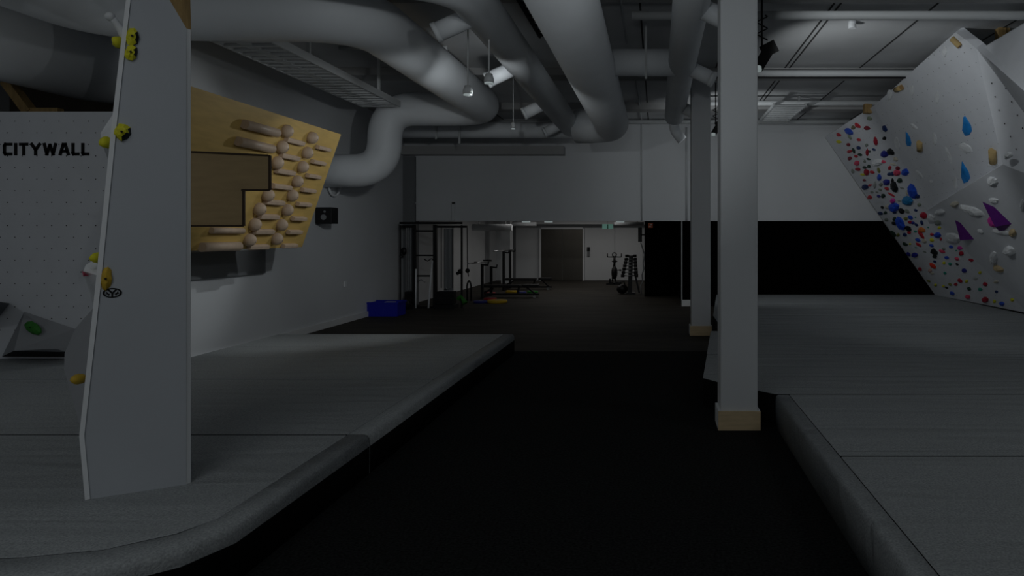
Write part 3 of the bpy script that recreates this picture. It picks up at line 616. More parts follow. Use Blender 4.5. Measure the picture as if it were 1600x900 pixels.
def rung(x, y, L, r, lab, name='wooden_rung'):
    c = bpos(x, y); yy = Vector((0, 1, 0)); t_ = (tt - be).normalized()
    a_ = c - yy*L/2; mb = MB()
    prof = [(-r, 0), (r, 0), (r, .035), (r*.7, .06), (-r*.6, .06), (-r, .045)]
    mb.sheet([a_ + t_*p + bn*q for p, q in prof], yy*L)
    o = mb.build(name, M_WOODH, None, bevel=.004); prop(o, lab, 'climbing hold', RG)
def cyl(x0, y0, x1, y1, rpx, lab):
    a_ = bpos(x0, y0); b_ = bpos(x1, y1); r = rpx / 3.214 * a_.y / F
    b_ = Vector((a_.x, b_.y, a_.z)) ; o = MB().tube([a_ + bn*r*.7, b_ + bn*r*.7], r, 20).build('wooden_roller', M_WOODH); prop(o, lab, 'climbing hold', RG)
def wball(x, y, lab):
    c = bpos(x, y); o = MB().ball(c + bn*.035, .084, seg=18).build('wooden_ball', M_WOODH); prop(o, lab, 'climbing hold', RG)
    MB().tube([c + bn*.11, c + bn*.121], .006, 6).build('bolt', M_BLACK, o)
R1 = [(715,357),(690,428),(665,497),(640,568),(617,638),(592,710),(570,777),(546,846)]
R2 = [(570,322),(545,400),(522,475),(505,550),(468,628),(440,700),(415,775),(387,852)]
B1 = [(655,302),(630,377),(607,448),(580,521),(555,592),(530,665),(502,740),(478,810)]
B2_ = [(527,268),(503,348),(479,427),(432,590),(390,660),(366,737),(340,815)]
def pos_word(i, n): return 'topmost' if i == 0 else 'lowest' if i == n-1 else ORD[i+1] + ' from top'
for i, q in enumerate(R1): rung(*q, .38, .030, 'thin wooden rung in the far right column of the board, ' + pos_word(i, 8))
for i, q in enumerate(R2): rung(*q, .46, .034, 'wider wooden rung in the column between the two ball columns, ' + pos_word(i, 8))
for i, q in enumerate(B1): wball(*q, 'wooden ball in the right ball column of the board, ' + pos_word(i, 8))
for i, q in enumerate(B2_): wball(*q, 'wooden ball in the left ball column of the board, ' + pos_word(i, 7))
cyl(312, 232, 480, 270, 24, 'thick wooden roller at the top of the training board')
cyl(280, 318, 455, 350, 24, 'thick wooden roller second from the top of the training board')
cyl(150, 768, 310, 768, 16, 'slimmer wooden roller just under the brown plywood panel')
cyl(98, 850, 285, 848, 24, 'thick wooden roller at the bottom edge of the training board')
lp = [(293,237),(419,243),(419,297),(378,297),(378,353),(293,353)]
o = MB().sheet([P(x, y, 7.32) for x, y in lp], (0, .03, 0)).build('plywood_panel', M_WOOD2)
prop(o, 'brown stepped plywood panel with dark edges in front of the training board', 'panel')
mb = MB()
for a_, b_ in zip(lp, lp[1:] + lp[:1]): mb.beam(P(*a_, 7.32) + Vector((0, .01, 0)), P(*b_, 7.32) + Vector((0, .01, 0)), .05, .018, up=(0, 0, 1))
mb.build('edge_band', mat('dark_edge_band', (.05, .03, .015), .6), o)
MB().beam(P(302, 242, 7.38), P(302, 350, 7.38), .05, .05).beam(P(302, 300, 7.36), Vector((-5.2, 7.5, P(302, 300, 7.36).z)), .04, .04).build('bracket', M_TIMBER, o)
# ------------------------------------------------------------------ ducts
def duct(name, pts, r, label, rings=(), bend=.7, grp='pale ventilation ducts under the ceiling', ribs=()):
    path = fillet(pts, bend, 9); mb = MB(); mb.tube(path, r, 44)
    o = mb.build(name, M_DUCT); prop(o, label, 'duct', grp)
    for c, d in rings:
        m2 = MB(); ring(m2, c, d, r); m2.build('joint_band', M_DUCTR, o)
    return o
X = Vector((1, 0, 0)); Yv = Vector((0, 1, 0)); Zv = Vector((0, 0, 1))
u1 = (-5.75, 5.0, 4.0)
duct('ventilation_duct', [(-5.75, 1.0, 4.03), (-5.75, 7.6, 4.03), (-3.06, 7.6, 4.0), (-3.06, 13.4, 4.0), (-4.95, 13.4, 4.0), (-4.95, 13.4, 2.88), (WL - .02, 13.4, 2.88)], .3,
     'fat duct passing behind the tower top, turning back and curling down to the left wall',
     [((-4.75, 7.6, 4.01), X), ((-3.93, 7.6, 4.0), X), ((-3.72, 7.6, 4.0), X), ((-3.06, 8.5, 4.0), Yv), ((-3.06, 12.3, 4.0), Yv), ((-5.6, 13.4, 2.88), X), ((-4.2, 13.4, 4.0), X)], bend=.65)
dl = duct('ventilation_duct', [(-7.6, -1, 4.0), (-7.6, 10.2, 4.0), (WL - .1, 10.2, 4.0)], .5, 'largest ribbed duct at the top left corner above the lettered wall',
     [((-7.6, 8.35, 4.0), Yv), ((-7.0, 10.2, 4.0), X)], bend=.9)
m2 = MB()
for i in range(22): ring(m2, (-7.6, 6.9 + i*.06, 4.0), Yv, .5, .02, .006)
m2.build('spiral_ribs', M_DUCT, dl)
def nozzles(parent, cx, cz, r, spots, side=-1):
    for i, Y in enumerate(spots):
        d = Vector((side*.86, -.15, -.45)).normalized(); s = Vector((cx, Y, cz)) + d*r*.6
        MB().tube([s, s + d*(r*.4 + .26)], .1, 20).build('outlet', M_DUCT, parent)
        MB().tube([s + d*(r*.4 + .25), s + d*(r*.4 + .30)], .108, 20).build('outlet_rim', M_DUCTR, parent)
d2 = duct('ventilation_duct', [(-3.3, 6.6, 4.15), (-1.82, 6.75, 4.05), (-1.82, 15.6, 4.0)], .217, 'middle duct with short side outlets running straight to the far wall',
     [((-1.82, 7.75, 4.0), Yv), ((-1.82, 10.4, 4.0), Yv), ((-1.82, 13.0, 4.0), Yv)], bend=.5)
nozzles(d2, -1.82, 4.0, .217, (7.6, 9.9, 12.6, 14.9))
duct('ventilation_duct', [(-.88, 2, 3.95), (-.88, 14.7, 3.9), (-1.62, 14.9, 3.9)], .335, 'thick plain duct running overhead left of the aisle and ending at the far wall',
     [((-.88, 8.3, 3.91), Yv), ((-.88, 10.0, 3.9), Yv), ((-.88, 12.2, 3.9), Yv)], bend=.45)
d4 = duct('ventilation_duct', [(.34, 2, 4.0), (.34, 14.2, 4.0)], .186, 'slim duct with right side outlets just left of the near column',
     [((.34, 8.8, 4.0), Yv), ((.34, 11.6, 4.0), Yv)])
nozzles(d4, .34, 4.0, .186, (7.3, 9.9, 12.9), 1)
MB().tube(fillet([(.34, 14.0, 4.0), (.34, 14.3, 3.75), (.50, 14.3, 3.55)], .12), .1, 20).build('outlet', M_DUCT, d4)
dx = duct('ventilation_duct', [(-.8, 9.87, 4.02), (.3, 9.87, 4.02)], .18, 'short cross duct joining the thick plain duct and the slim duct', [((-.2, 9.87, 4.02), X), ((.1, 9.87, 4.02), X)])
MB().beam((-.14, 9.68, 4.5), (-.14, 9.68, 3.76), .03, .03).build('hanger', M_PIPE, dx)
df = duct('ventilation_duct', [(WL + .05, 15.6, 3.93), (-1.5, 15.6, 3.93)], .165, 'horizontal duct in front of the ledge on the far left wall',
     [((-4.7, 15.6, 3.93), X), ((-3.9, 15.6, 3.93), X), ((-2.9, 15.6, 3.93), X)])
MB().beam((-4.62, 15.42, 4.5), (-4.62, 15.42, 3.72), .04, .03).beam((-4.12, 15.38, 4.5), (-4.12, 15.38, 3.62), .04, .03).build('hanger', M_PIPE, df)
for x0_, x1_, y_, Y_, r_, lab in ((738, 800, 355.5, 22, .10, 'white round duct under the back room ceiling left of the lift'), (800, 838, 350, 24, .07, 'slimmer white duct under the back room ceiling above the farther bench'), (960, 1006, 349.5, 23, .05, 'thin white pipe under the back room ceiling right of the green sign')):
    p0_, p1_ = P(x0_, y_, Y_), P(x1_, y_, Y_); o = MB().tube([p0_, p1_], r_, 16).build('ventilation_duct', M_DUCT); prop(o, lab, 'duct', 'pale ducts in the back room')
    MB().beam(p0_ + X*.2, Vector((p0_.x + .2, Y_, 2.62)), .03, .02).beam(p1_ - X*.2, Vector((p1_.x - .2, Y_, 2.62)), .03, .02).build('hanger', M_PIPE, o)
for x_, lab in ((822, 'glowing round ceiling lamp above the farther bench'), (857, 'glowing round ceiling lamp above the lift doors'), (969, 'glowing round ceiling lamp right of the green sign')):
    p0_ = P(x_, 347.5, 21.5); o = MB().tube([p0_, p0_ + Zv*.04], .12, 20).build('ceiling_lamp', M_LAMP); prop(o, lab, 'lamp', 'round lamps in the back room')
    MB().tube([p0_ + Zv*.04, Vector((p0_.x, p0_.y, 2.62))], .015, 8).build('rod', M_PIPE, o)
# wall stub, pipes
# pipes across the ceiling
def pipe(pts, r, label, m=M_PIPE, bend=.1):
    return prop(MB().tube(fillet(pts, bend, 4), r, 12).build('pipe', m), label, 'pipe', 'pipes and conduits')
pipe([(-.3, 8.9, 4.36), (RW, 8.9, 4.36)], .055, 'long white pipe crossing the ceiling, nearest one, right of the ducts')
pipe([(-.3, 12.0, 4.34), (RW, 12.0, 4.34)], .06, 'white ceiling pipe with a dark line under it beside the near column')
prop(MB().box((.9, 11.92, 4.25), (RW, 11.96, 4.275)).build('cable_rail', M_RUBBER), 'thin black cable rail under the white ceiling pipe', 'rail')
pipe([(.9, 14.6, 4.33), (RW, 14.6, 4.33)], .05, 'white ceiling pipe just in front of the ladder shaped tray on the right')
pipe([(-4.6, YF - .5, 4.36), (RW, YF - .5, 4.36)], .05, 'white pipe running along the top of the far wall')
pipe([(-.42, 4, 4.42), (-.42, 10.4, 4.42)], .014, 'thin conduit running away between the thick duct and the slim duct')
pipe([(-.36, 12.8, 4.45), (-.36, YF - .03, 4.45), (-.36, YF - .03, 2.06)], .018, 'thin conduit dropping down the far wall above the black corner')
pipe([(.72, YF - .03, 4.3), (.72, YF - .03, 2.06)], .025, 'conduit down the far wall just left of the far column')
pipe([(-4.4, 10.2, 4.3), (-2.9, 10.2, 4.3)], .03, 'short pale bar under the ceiling beside the left cable tray')
# ladder trays
def tray(x0, x1, y0, y1, z, step, label, h_=.1, mid=True, m=M_PIPE):
    t_ = empty('cable_tray', ((x0+x1)/2, (y0+y1)/2, z), label, 'cable tray', 'ladder shaped cable trays')
    MB().box((x0, y0, z), (x0 + .03, y1, z + h_)).build('side_rail', m, t_); MB().box((x1 - .03, y0, z), (x1, y1, z + h_)).build('side_rail', m, t_)
    mb = MB(); y = y0 + .05
    while y < y1: mb.box((x0 + .03, y, z), (x1 - .03, y + .07, z + .03)); y += step
    mb.build('rungs', m, t_)
    if mid: MB().box((x0 + .04, y0, z + .035), (x1 - .04, y1, z + .08)).build('gap_shade', M_BLACKP, t_)  # black slab added to darken the gaps, standing in for shadow above the rungs
    if mid: MB().box((x0 + (x1-x0)*.36, y0, z + .005), (x0 + (x1-x0)*.36 + .12, y1, z + .028)).build('cable_run', m, t_)
    mb = MB()
    for yy in (y0 + .3*(y1-y0), y0 + .8*(y1-y0)): mb.box((x1 - .05, yy, z + h_*.5), (x1 - .01, yy + .04, CH))
    mb.build('hanger', m, t_); return t_
tray(-5.06, -4.38, 7.9, 12.6, 3.9, .2, 'long pale ladder tray above the wooden training board')
tray(-1.60, -1.30, 6.5, 10.0, 4.38, .22, 'narrow dark ladder tray between two ducts', .06, False, M_RUBBER)
tray(2.26, 2.90, 14.2, 16.2, 4.2, .25, 'short ladder tray hanging near the far wall right of the columns', .06, False)
# detector
o = MB().tube([(2.55, 9.6, CH - .1), (2.55, 9.6, CH)], .05, 14).build('ceiling_detector', M_TRIM); prop(o, 'small white detector hanging on the ceiling at upper right', 'detector')
# lamps
def lamp(x, y, Y, label, up=CH, r=.055):
    p = P(x, y, Y); l = empty('spot_lamp', p, label, 'lamp', 'hanging spot lamps')
    MB().tube([p + Vector((0, 0, .11)), p + Vector((0, 0, .05)), p + Vector((0, 0, .012))], r, 16, radii=[.035, r, r]).build('lamp_housing', M_PIPE, l)
    MB().tube([p + Vector((0, 0, .012)), p], r*.9, 16).build('lamp_face', M_LAMP, l)
    MB().tube([p + Vector((0, 0, .1)), Vector((p.x, p.y, up))], .01, 8).build('rod', M_PIPE, l); return l
lamp(764, 131, 8.0, 'hanging spot lamp with a glowing face, right one of the pair between ducts')
lamp(731, 149, 8.3, 'hanging spot lamp with a glowing face, left one of the pair between ducts')
lamp(802, 202, 12.55, 'smallest hanging spot lamp, added to light the board, farther back between two ducts', r=.035)  # invented fixture for the added board light
def black_fixture(x, y, Y, k, label):
    p = P(x, y, Y); l = empty('stage_lamp', p, label, 'lamp', 'black lamps beside the columns')
    MB().beam(p + Vector((-.03, 0, .05))*k, p + Vector((.12, 0, .30))*k, .14*k, .14*k).build('lamp_housing', M_BLACK, l)
    MB().beam(p + Vector((.02, 0, .24))*k, p + Vector((.20, -.02, .33))*k, .02*k, .16*k).build('barn_door', M_BLACK, l)
    MB().tube([p + Vector((-.04, -.05, .0))*k, p + Vector((-.035, -.04, .05))*k], .05*k, 16).build('lamp_face', M_LAMP, l)
    c = p + Vector((.02, 0, .40))*k; pts = [c + Vector((math.cos(a_*.5)*.07, .02*math.sin(a_), a_*.012))*k for a_ in range(0, 28)]
    MB().tube(pts, .009*k, 6).build('coiled_cable', M_BLACK, l)
    MB().tube([c - Vector((0, 0, .1)), Vector((c.x, c.y, CH))], .012, 8).build('rod', M_BLACK, l)
black_fixture(1188, 112, 8.4, .9, 'black stage lamp with coiled cable right of the near column')
black_fixture(1117, 212, 13.5, .75, 'small black stage lamp seen between the two columns')
# speaker and hose on the left wall
yS = 13.2; s0 = P(511, 337, yS)
o = MB().box((WL + .03, yS - .14, s0.z - .145), (WL + .31, yS + .14, s0.z + .145)).build('wall_speaker', M_RUBBER, None, bevel=.01)
prop(o, 'small black square speaker on the left wall below the duct end', 'speaker')
p = Vector((o.location.x, yS - .145, s0.z))
MB().tube([p + Vector((.0, -.004, -.03)), p + Vector((.0, .002, -.03))], .05, 16).tube([p + Vector((.02, -.004, .07)), p + Vector((.02, .002, .07))], .02, 12).build('speaker_cone', M_GREYP, o)
MB().beam((WL, yS, s0.z + .1), (WL + .14, yS, s0.z + .1), .04, .04).build('bracket', M_BLACK, o)
c = Vector((WL + .06, 13.75, P(512, 285, 13.75).z)); pts = [c + Vector((0, math.cos(t_)*.26, math.sin(t_)*.25)) for t_ in [2*math.pi*i/24 for i in range(25)]]
o = MB().tube(pts, .022, 10, cap=False).build('hose_loop', M_TRIM); prop(o, 'white hose loop hanging on the wall behind the training board', 'hose')
o = MB().box((WL, 14.3, .70), (WL + .02, 14.4, .8)).build('wall_socket', M_TRIM, None, bevel=.004); prop(o, 'small white wall socket above the blue crate', 'socket')
# left timber in the dark gap
o = MB().beam(P(12, 128, 9.2), P(48, 176, 9.2), .14, .1).beam(P(48, 176, 9.2), P(95, 176, 9.2), .1, .1).build('timber_brace', M_TIMBER); prop(o, 'raw timber brace in the dark gap above the lettered wall', 'timber brace')
# ------------------------------------------------------------------ back gym
# blue crate
yc = 15.45; x0, x1 = (573 - VX)*yc/F, (621 - VX)*yc/F
cr = empty('plastic_crate', ((x0+x1)/2, yc + .25, 0), 'blue plastic crate on the floor against the left wall', 'crate')
mb = MB().box((x0, yc, .0), (x1, yc + .5, .02)).box((x0, yc, .02), (x0 + .02, yc + .5, .28)).box((x1 - .02, yc, .02), (x1, yc + .5, .28)).box((x0 + .02, yc, .02), (x1 - .02, yc + .02, .28)).box((x0 + .02, yc + .48, .02), (x1 - .02, yc + .5, .28))
M_CR = mat('blue_plastic', (.01, .014, .36), .45); mb.build('body', M_CR, cr)
MB().box((x0 - .02, yc - .02, .265), (x1 + .02, yc, .30)).box((x0 - .02, yc + .5, .265), (x1 + .02, yc + .52, .30)).box((x0 - .02, yc, .265), (x0, yc + .5, .30)).box((x1, yc, .265), (x1 + .02, yc + .5, .30)).build('rim', M_CR, cr)
o = MB().box((x0 + .3, yc + .1, .22), (x1 - .15, yc + .35, .285)).build('folded_paper', M_TRIM); prop(o, 'pale papers lying inside the blue crate', 'paper')
MB().box((x0 + .2, yc + .08, .02), (x1 - .1, yc + .4, .22)).build('crate_contents', M_GREYP, o)
# cable machine
YM = 17.25; S = YM / F
def mx(x): return (x - VX)*S
def mz(y): return CZ + (VY - y)*S
cm = empty('cable_machine', (mx(685), YM, 0), 'black cable crossover machine with weight stacks standing at the back room opening', 'cable machine')
def post(x, y0, y1, w_, par, m=M_BLACK, nm='post', dy=0, zb=None):
    MB().box((mx(x) - w_/2, YM - w_/2 + dy, zb if zb is not None else max(0, mz(y1))), (mx(x) + w_/2, YM + w_/2 + dy, mz(y0))).build(nm, m, par)
post(648, 351, 480, .085, cm, zb=0); post(680, 351, 480, .085, cm, zb=0); post(721.5, 352, 480, .04, cm, zb=0)
post(632.5, 352, 480, .03, cm, zb=0, dy=-.3)
MB().box((mx(631), YM - .3, mz(350.5)), (mx(727), YM - .24, mz(347))).build('top_beam', M_BLACK, cm)
MB().box((mx(631), YM - .05, mz(356)), (mx(651), YM + .03, mz(352))).box((mx(680), YM - .04, mz(356)), (mx(730), YM + .04, mz(352.5))).build('top_beam', M_BLACK, cm)
MB().box((mx(631), YM - .3, mz(356)), (mx(634), YM + .05, mz(352))).build('top_beam', M_BLACK, cm)
for y, xe, h_ in ((361, 679, 3), (399, 677, 2.4), (431, 673, 2.4)): MB().box((mx(650), YM - .03, mz(y + h_/2)), (mx(xe), YM + .03, mz(y - h_/2))).build('cross_bar', M_BLACK, cm)
for x in (689.5, 707.5): post(x, 356, 450, .018, cm, M_BLACK, 'guide_rod')
for x in (697, 703): post(x, 356, 450, .01, cm, M_STEEL, 'cable')
for x in (637.5, 641, 644.3): post(x, 356, 452, .016, cm, M_STEEL, 'guide_rod', -.1)
mb = MB()
for i in range(9): mb.box((mx(684.5), YM - .12, .10 + i*.033), (mx(711), YM + .12, .128 + i*.033))
mb.build('weight_stack', M_RUBBER, cm)
mb = MB()
for i in range(9): mb.box((mx(637), YM - .22, .10 + i*.033), (mx(646.5), YM + .0, .128 + i*.033))
mb.build('weight_stack', M_RUBBER, cm)
MB().box((mx(682), YM - .2, 0), (mx(713), YM + .2, .09)).box((mx(632), YM - .3, 0), (mx(652), YM + .2, .07)).box((mx(650), YM - .04, 0), (mx(682), YM + .04, .05)).build('base', M_BLACK, cm)
MB().tube([(mx(697) - .05, YM, .42), (mx(697), YM, .47), (mx(697) + .05, YM, .42)], .012, 8).build('stack_handle', M_STEEL, cm)
MB().box((mx(691), YM + .13, .4), (mx(706), YM + .14, mz(357))).build('guard_panel', M_GREYP, cm)
MB().ball((mx(720), YM - .05, mz(424)), .06).ball((mx(716), YM - .06, mz(427)), .04).build('pulley_carriage', M_BLACK, cm)
MB().ball((mx(635.5), YM - .2, mz(392)), .07, .05, .09).ball((mx(632), YM - .22, mz(400)), .045).build('pulley_carriage', M_BLACK, cm)
for x in (664.5, 669.5): pass
mb = MB().tube([P(663, 405, YM - .06), P(668, 408, YM - .1), P(674, 404, YM - .1), P(679, 407, YM - .08)], .012, 8)
prop(mb.build('pull_bar', M_BLACK), 'black pull handle hung on the middle cross bar of the cable machine', 'handle')
mb = MB().tube([P(651, 440, YM - .06), P(658, 437, YM - .1), P(664, 441, YM - .1)], .013, 8)
prop(mb.build('pull_bar', M_STEEL), 'steel pull handle hung on the lowest cross bar of the cable machine', 'handle')
o = MB().tube([Vector((mx(672.5), YM - .15, .01)), Vector((mx(676.5), YM - .05, mz(407)))], .022, 12).build('barbell_bar', M_TRIM); prop(o, 'pale straight bar leaning against the cable machine post', 'bar')
o = MB().tube([Vector((mx(652), YM - .12, .01)), Vector((mx(651.6), YM - .07, mz(420)))], .02, 12).build('barbell_bar', M_TRIM); prop(o, 'pale upright bar beside the left post of the cable machine', 'bar')
o = MB().ball((mx(641), YM - .42, .12), .12).build('medicine_ball', M_RUBBER); prop(o, 'dark round ball on the floor by the left post of the cable machine', 'ball')
M_GRN = mat('green_rubber', (.03, .20, .02), .5)
o = MB().tube([P(716, 468, 17.05), P(720, 462, 17.05), P(727, 474, 17.0)], .03, 8, radii=[.06, .03, .07]).build('resistance_bands', M_GRN); prop(o, 'green rubber bands bundled at the foot of the slim machine post', 'bands')
# rope handle
YR = 17.4; rp_ = lambda x, y: P(x, y, YR)
o = MB().tube([rp_(730, 356), rp_(730.5, 420), rp_(732, 432)], .012, 6).build('hanging_rope', M_BLACK); prop(o, 'black rope attachment hanging right of the cable machine', 'rope')
MB().ball(rp_(730.5, 423), .055).build('carriage', M_BLACK, o)
MB().tube(fillet([rp_(730, 470), rp_(729.5, 445), rp_(733, 437), rp_(736, 445), rp_(736, 470)], .1), .02, 8).build('loop', M_BLACK, o)
# bench press racks
def bench(xs, Ynear, Yfar, top_n, top_f, label, pad0, pad1, seat0, seat1, ypad, barx, hi):
    Ym = (Ynear + Yfar)/2; s = Ym / F; ex = lambda x, Y=None: (x - VX)*(Y or Ym)/F
    b = empty('weight_bench', (ex(pad0), Ym, 0), label, 'weight bench', 'weight benches in the back room')
    for x, Y, t_ in ((xs[0], Ynear, top_n), (xs[1], Yfar, top_f)):
        MB().box((ex(x, Y) - .035, Y - .035, 0), (ex(x, Y) + .035, Y + .035, P(0, t_, Y).z)).build('upright', M_BLACK, b)
        MB().beam((ex(x, Y) - .04, Y, P(0, t_, Y).z - .02), (ex(x, Y) + .16, Y, P(0, t_, Y).z - .04), .04, .04).beam((ex(x, Y) + .15, Y, P(0, t_, Y).z - .04), (ex(x, Y) + .17, Y, P(0, t_, Y).z + .05), .03, .03).build('bar_hook', M_BLACK, b)
    MB().beam((ex(xs[0], Ynear), Ynear, .06), (ex(xs[1], Yfar), Yfar, .06), .06, .06).build('cross_foot', M_BLACK, b)
    z = CZ + (VY - ypad)*s
    MB().box((ex(pad0), Ym - .14, z - .07), (ex(pad1), Ym + .14, z)).build('back_pad', M_RUBBER, b, bevel=.02)
    MB().box((ex(seat0), Ym - .15, z - .06), (ex(seat1), Ym + .15, z + .015)).build('seat_pad', M_RUBBER, b, bevel=.02)
    MB().beam((ex(pad0), Ym, .08), (ex(seat1), Ym, .08), .06, .05).beam((ex(xs[0]) , Ym, .1), (ex(pad0) + .25, Ym, z - .1), .05, .05).build('base_rail', M_BLACK, b)
    MB().beam((ex(pad1) - .1, Ym, .08), (ex(pad1) - .05, Ym, z - .06), .05, .05).beam((ex(seat1) - .08, Ym, .08), (ex(seat0) + .08, Ym, z - .05), .04, .04).build('support_leg', M_BLACK, b)
    MB().box((ex(seat1) - .12, Ym - .25, 0), (ex(seat1) - .05, Ym + .25, .06)).build('cross_foot', M_STEEL, b)
    bz = P(0, top_n, Ynear).z + .02
    o = MB().tube([(ex(barx[0]), Ynear - .5, bz), (ex(barx[1]), Yfar + .45, bz)], .017, 8)
    o = o.build('barbell', M_STEEL)
    return b, o
b_, o = bench((753.5, 767.5), 19.7, 20.9, 412, 416, 'nearer black weight bench with rack posts beside the yellow plate', 757, 814, 817, 842, 445, (748, 756), 0)
prop(o, 'steel barbell resting in the hooks of the nearer bench', 'barbell', 'barbells on the benches')
MB().tube([(P(741,410,20.3)), (P(753,410,20.3))], .02, 8).tube([P(755,407,20.3), P(768,407,20.3)], .02, 8).build('top_bar', M_BLACK, b_)
b_, o = bench((787, 797), 22.6, 23.8, 393, 391, 'farther black weight bench with taller rack posts in front of the lift wall', 790, 838, 842, 862, 434.5, (783, 792), 1)
prop(o, 'steel barbell resting in the hooks of the farther bench', 'barbell', 'barbells on the benches')
# plates on the floor
def plate(x, y, wpx, h_, c_, label, m=None):
    p = onz(x, y, 0); r = wpx*p.y/F/2; o = MB().tube([p + Vector((0, 0, 0)), p + Vector((0, 0, .012)), p + Vector((0, 0, h_ - .012)), p + Vector((0, 0, h_))], r, 30, radii=[r*.96, r, r, r*.96]).build('bumper_plate', mat('plate_' + c_, {'yellow': (.62, .40, .02), 'red': (.40, .02, .03), 'blue': (.02, .03, .25), 'green': (.03, .28, .03)}[c_], .5))
    prop(o, label, 'weight plate', 'bumper plates on the floor')
    MB().tube([p + Vector((0, 0, h_)), p + Vector((0, 0, h_ + .004))], .05, 14).build('hub', M_STEEL, o)
plate(777, 473, 31, .07, 'yellow', 'yellow bumper plate lying on the floor in front of the nearer bench')
plate(766, 469, 20, .06, 'red', 'red bumper plate just behind the yellow one in front of the bench')
plate(752, 473, 24, .05, 'blue', 'dark blue plate lying left of the yellow plate under the rack posts')
plate(799, 458, 18, .07, 'yellow', 'small yellow plate seen between the legs of the nearer bench')
plate(815, 459, 14, .06, 'blue', 'small blue plate behind the legs of the nearer bench')
plate(832, 460, 17, .1, 'green', 'green bumper plate at the seat end of the nearer bench')
plate(765, 460, 18, .06, 'red', 'dull red plate farther back beside the nearer bench uprights')
# spin bike
YB_ = 25.7; bx = lambda x, y, dy=0: P(x, y, YB_) + Vector((0, dy, 0))
bk = empty('exercise_bike', bx(960, 445), 'black exercise bike standing by the far white wall', 'exercise bike')
MB().tube(fillet([bx(949,396), bx(949,401.5), bx(957,401.5)], .03), .02, 8).tube(fillet([bx(971,396), bx(971,401.5), bx(963,401.5)], .03), .02, 8).tube([bx(957,401.5), bx(963,401.5)], .025, 8).build('handlebar', M_BLACK, bk)
MB().tube([bx(960,398) + Vector((.07*math.cos(t_), 0, .07*math.sin(t_))) for t_ in [i*math.pi/8 for i in range(17)]], .018, 8, cap=False).build('console', M_BLACK, bk)
MB().tube([bx(960,402), bx(960,416)], .04, 10).build('stem', M_BLACK, bk)
MB().ball(bx(960,426), .11, .28, .24, 16).build('flywheel_cover', M_RUBBER, bk)
MB().tube([bx(957,420,-.1), bx(957,440,-.1)], .02, 8).tube([bx(962,420,-.1), bx(962,440,-.1)], .02, 8).build('frame', M_BLACK, bk)
MB().tube([bx(958,418,.2), bx(959,410,.5)], .03, 8).build('seat_post', M_BLACK, bk); MB().ball(bx(959,409,.5), .1, .14, .04).build('saddle', M_RUBBER, bk)
MB().tube([bx(964,422), bx(969,422)], .015, 8).box(bx(968,423.5,-.06), bx(971,421,.06)).build('pedal', M_BLACK, bk)
z0 = bx(0, 443).z
MB().box(((948-VX)*YB_/F, YB_ - .3, 0), ((972-VX)*YB_/F, YB_ - .22, .05)).box(((950-VX)*YB_/F, YB_ + .3, 0), ((970-VX)*YB_/F, YB_ + .38, .05)).box(((959-VX)*YB_/F, YB_ - .3, .02), ((961-VX)*YB_/F, YB_ + .38, .07)).build('foot_bar', M_BLACK, bk)
MB().box(((952-VX)*YB_/F, YB_-.2, .04), ((955-VX)*YB_/F, YB_-.1, .2)).build('front_roller', M_BLACK, bk)
# dumbbell tower
YD = 21.4; dxp = lambda x: (x - VX)*YD/F
dt = empty('dumbbell_tower', (dxp(985), YD, 0), 'black upright dumbbell stand beside the black wall corner', 'dumbbell rack')
MB().beam((dxp(984), YD, 0), (dxp(986), YD, 1.12), .12, .1).build('column', M_BLACK, dt)
MB().box((dxp(979), YD - .2, 0), (dxp(992), YD + .2, .05)).build('base', M_BLACK, dt)
MB().beam((dxp(991), YD, .66), (dxp(999), YD, .03), .06, .05).build('brace', M_BLACK, dt)
db = None
names = ['smallest dumbbell, topmost', 'small dumbbell, second', 'dumbbell, third', 'dumbbell, fourth', 'dumbbell, fifth', 'heavy dumbbell, sixth', 'heaviest dumbbell, lowest']
for i in range(7):
    z = 1.11 - i*.095; L = .13 + i*.028; r = .043 + i*.001; xc = dxp(986 - i*.35)
    yy = YD - .11
    d_ = empty('dumbbell', (xc, yy, z), 'black %s on the dumbbell stand' % names[i].replace(',', ' and') if False else '%s on the black dumbbell stand' % names[i], 'dumbbell', 'dumbbells on the stand')
    MB().tube([(xc - L/2, yy, z), (xc + L/2, yy, z)], .014, 8).build('handle', M_STEEL, d_)
    for s in (-1, 1): MB().tube([(xc + s*L/2, yy, z), (xc + s*(L/2 + .10), yy, z)], r, 10).build('weight_head', M_BLACK, d_)
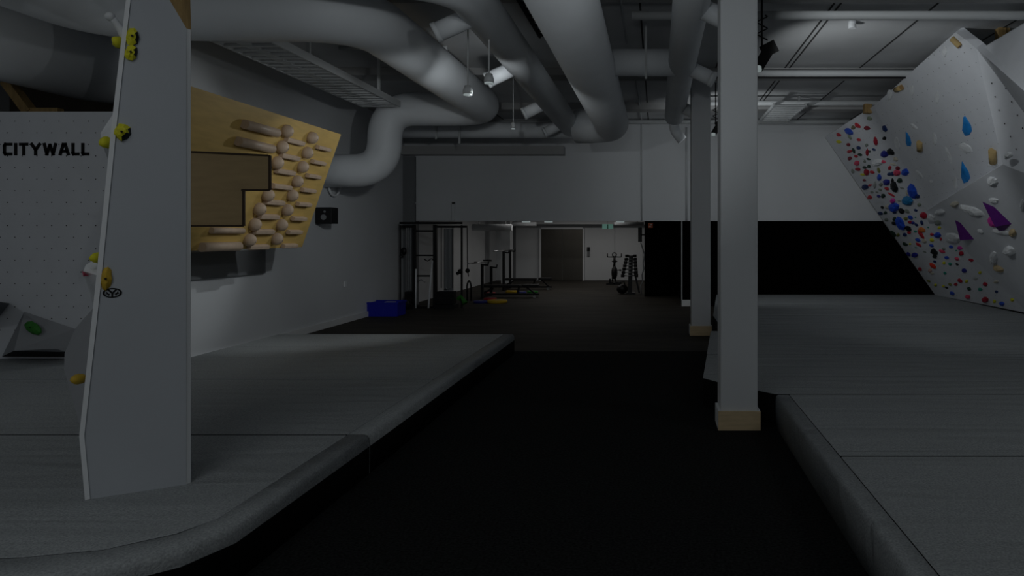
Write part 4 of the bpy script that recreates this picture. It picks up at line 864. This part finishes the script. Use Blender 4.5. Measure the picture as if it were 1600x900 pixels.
o = MB().ball((dxp(972), YD + .1, .14), .17, .17, .14).build('kettlebell', M_BLACK); prop(o, 'black kettlebell on the floor left of the dumbbell stand', 'kettlebell')
MB().tube([(dxp(972) - .08, YD + .1, .22), (dxp(972) - .06, YD + .1, .34), (dxp(972) + .06, YD + .1, .34), (dxp(972) + .08, YD + .1, .22)], .018, 8).build('handle', M_BLACK, o)
# rope, speaker, sign on black wall
YK = 20.45; kp = lambda x, y: P(x, y, YK)
o = MB().box(kp(997, 378), kp(1003, 355.5) + Vector((0, .12, 0))).build('wall_speaker', M_BLACK, None, bevel=.01); prop(o, 'tall black speaker mounted at the edge of the black wall', 'speaker')
MB().beam(kp(1002, 367), kp(1009, 367) + Vector((0, .1, 0)), .04, .03).build('bracket', M_BLACK, o)
o = MB().tube([kp(1001,379), kp(1004,388), kp(1007,398), kp(1005,412), kp(1006,420), kp(1003,430), kp(1004,440), kp(1001,446), kp(1002,460)], .017, 8).build('battle_rope', M_GREYP); prop(o, 'grey and black rope hanging down beside the black wall edge', 'rope')
sg = MB().box(kp(1013, 356), kp(1020, 348.5) + Vector((0, .02, 0))).build('wall_sign', mat('sign_orange', (.75, .20, .10), .6)); prop(sg, 'small orange red square sign high on the black wall', 'sign')
MB().box(kp(1014.2, 354.8) + Vector((0, -.004, 0)), kp(1017, 353) + Vector((0, .005, 0))).box(kp(1016, 352) + Vector((0, -.004, 0)), kp(1018.8, 350) + Vector((0, .005, 0))).build('pictogram', M_TRIM, sg)
ex = empty('exit_sign', P(949.5, 354, 24), 'pale green illuminated exit sign hanging under the back room ceiling', 'exit sign')
M_EX = mat('exit_green', (.3, .6, .5), .5, emit=(.45, 1, .85), estr=.55)
MB().box(P(941, 357.8, 24), P(958, 350.2, 24) + Vector((0, .05, 0))).build('sign_face', M_EX, ex)
MB().beam(P(949.5, 350, 24.02), Vector((P(949.5, 350, 24.02).x, 24.02, 2.62)), .02, .02).build('hanger', M_PIPE, ex)
e_ = MB(); q = lambda x, y: P(x, y, 23.99)
e_.box(q(948.6, 357.5), q(950.4, 350.6)); e_.build('divider', mat('sign_dark_green', (.08, .25, .18), .6), ex)
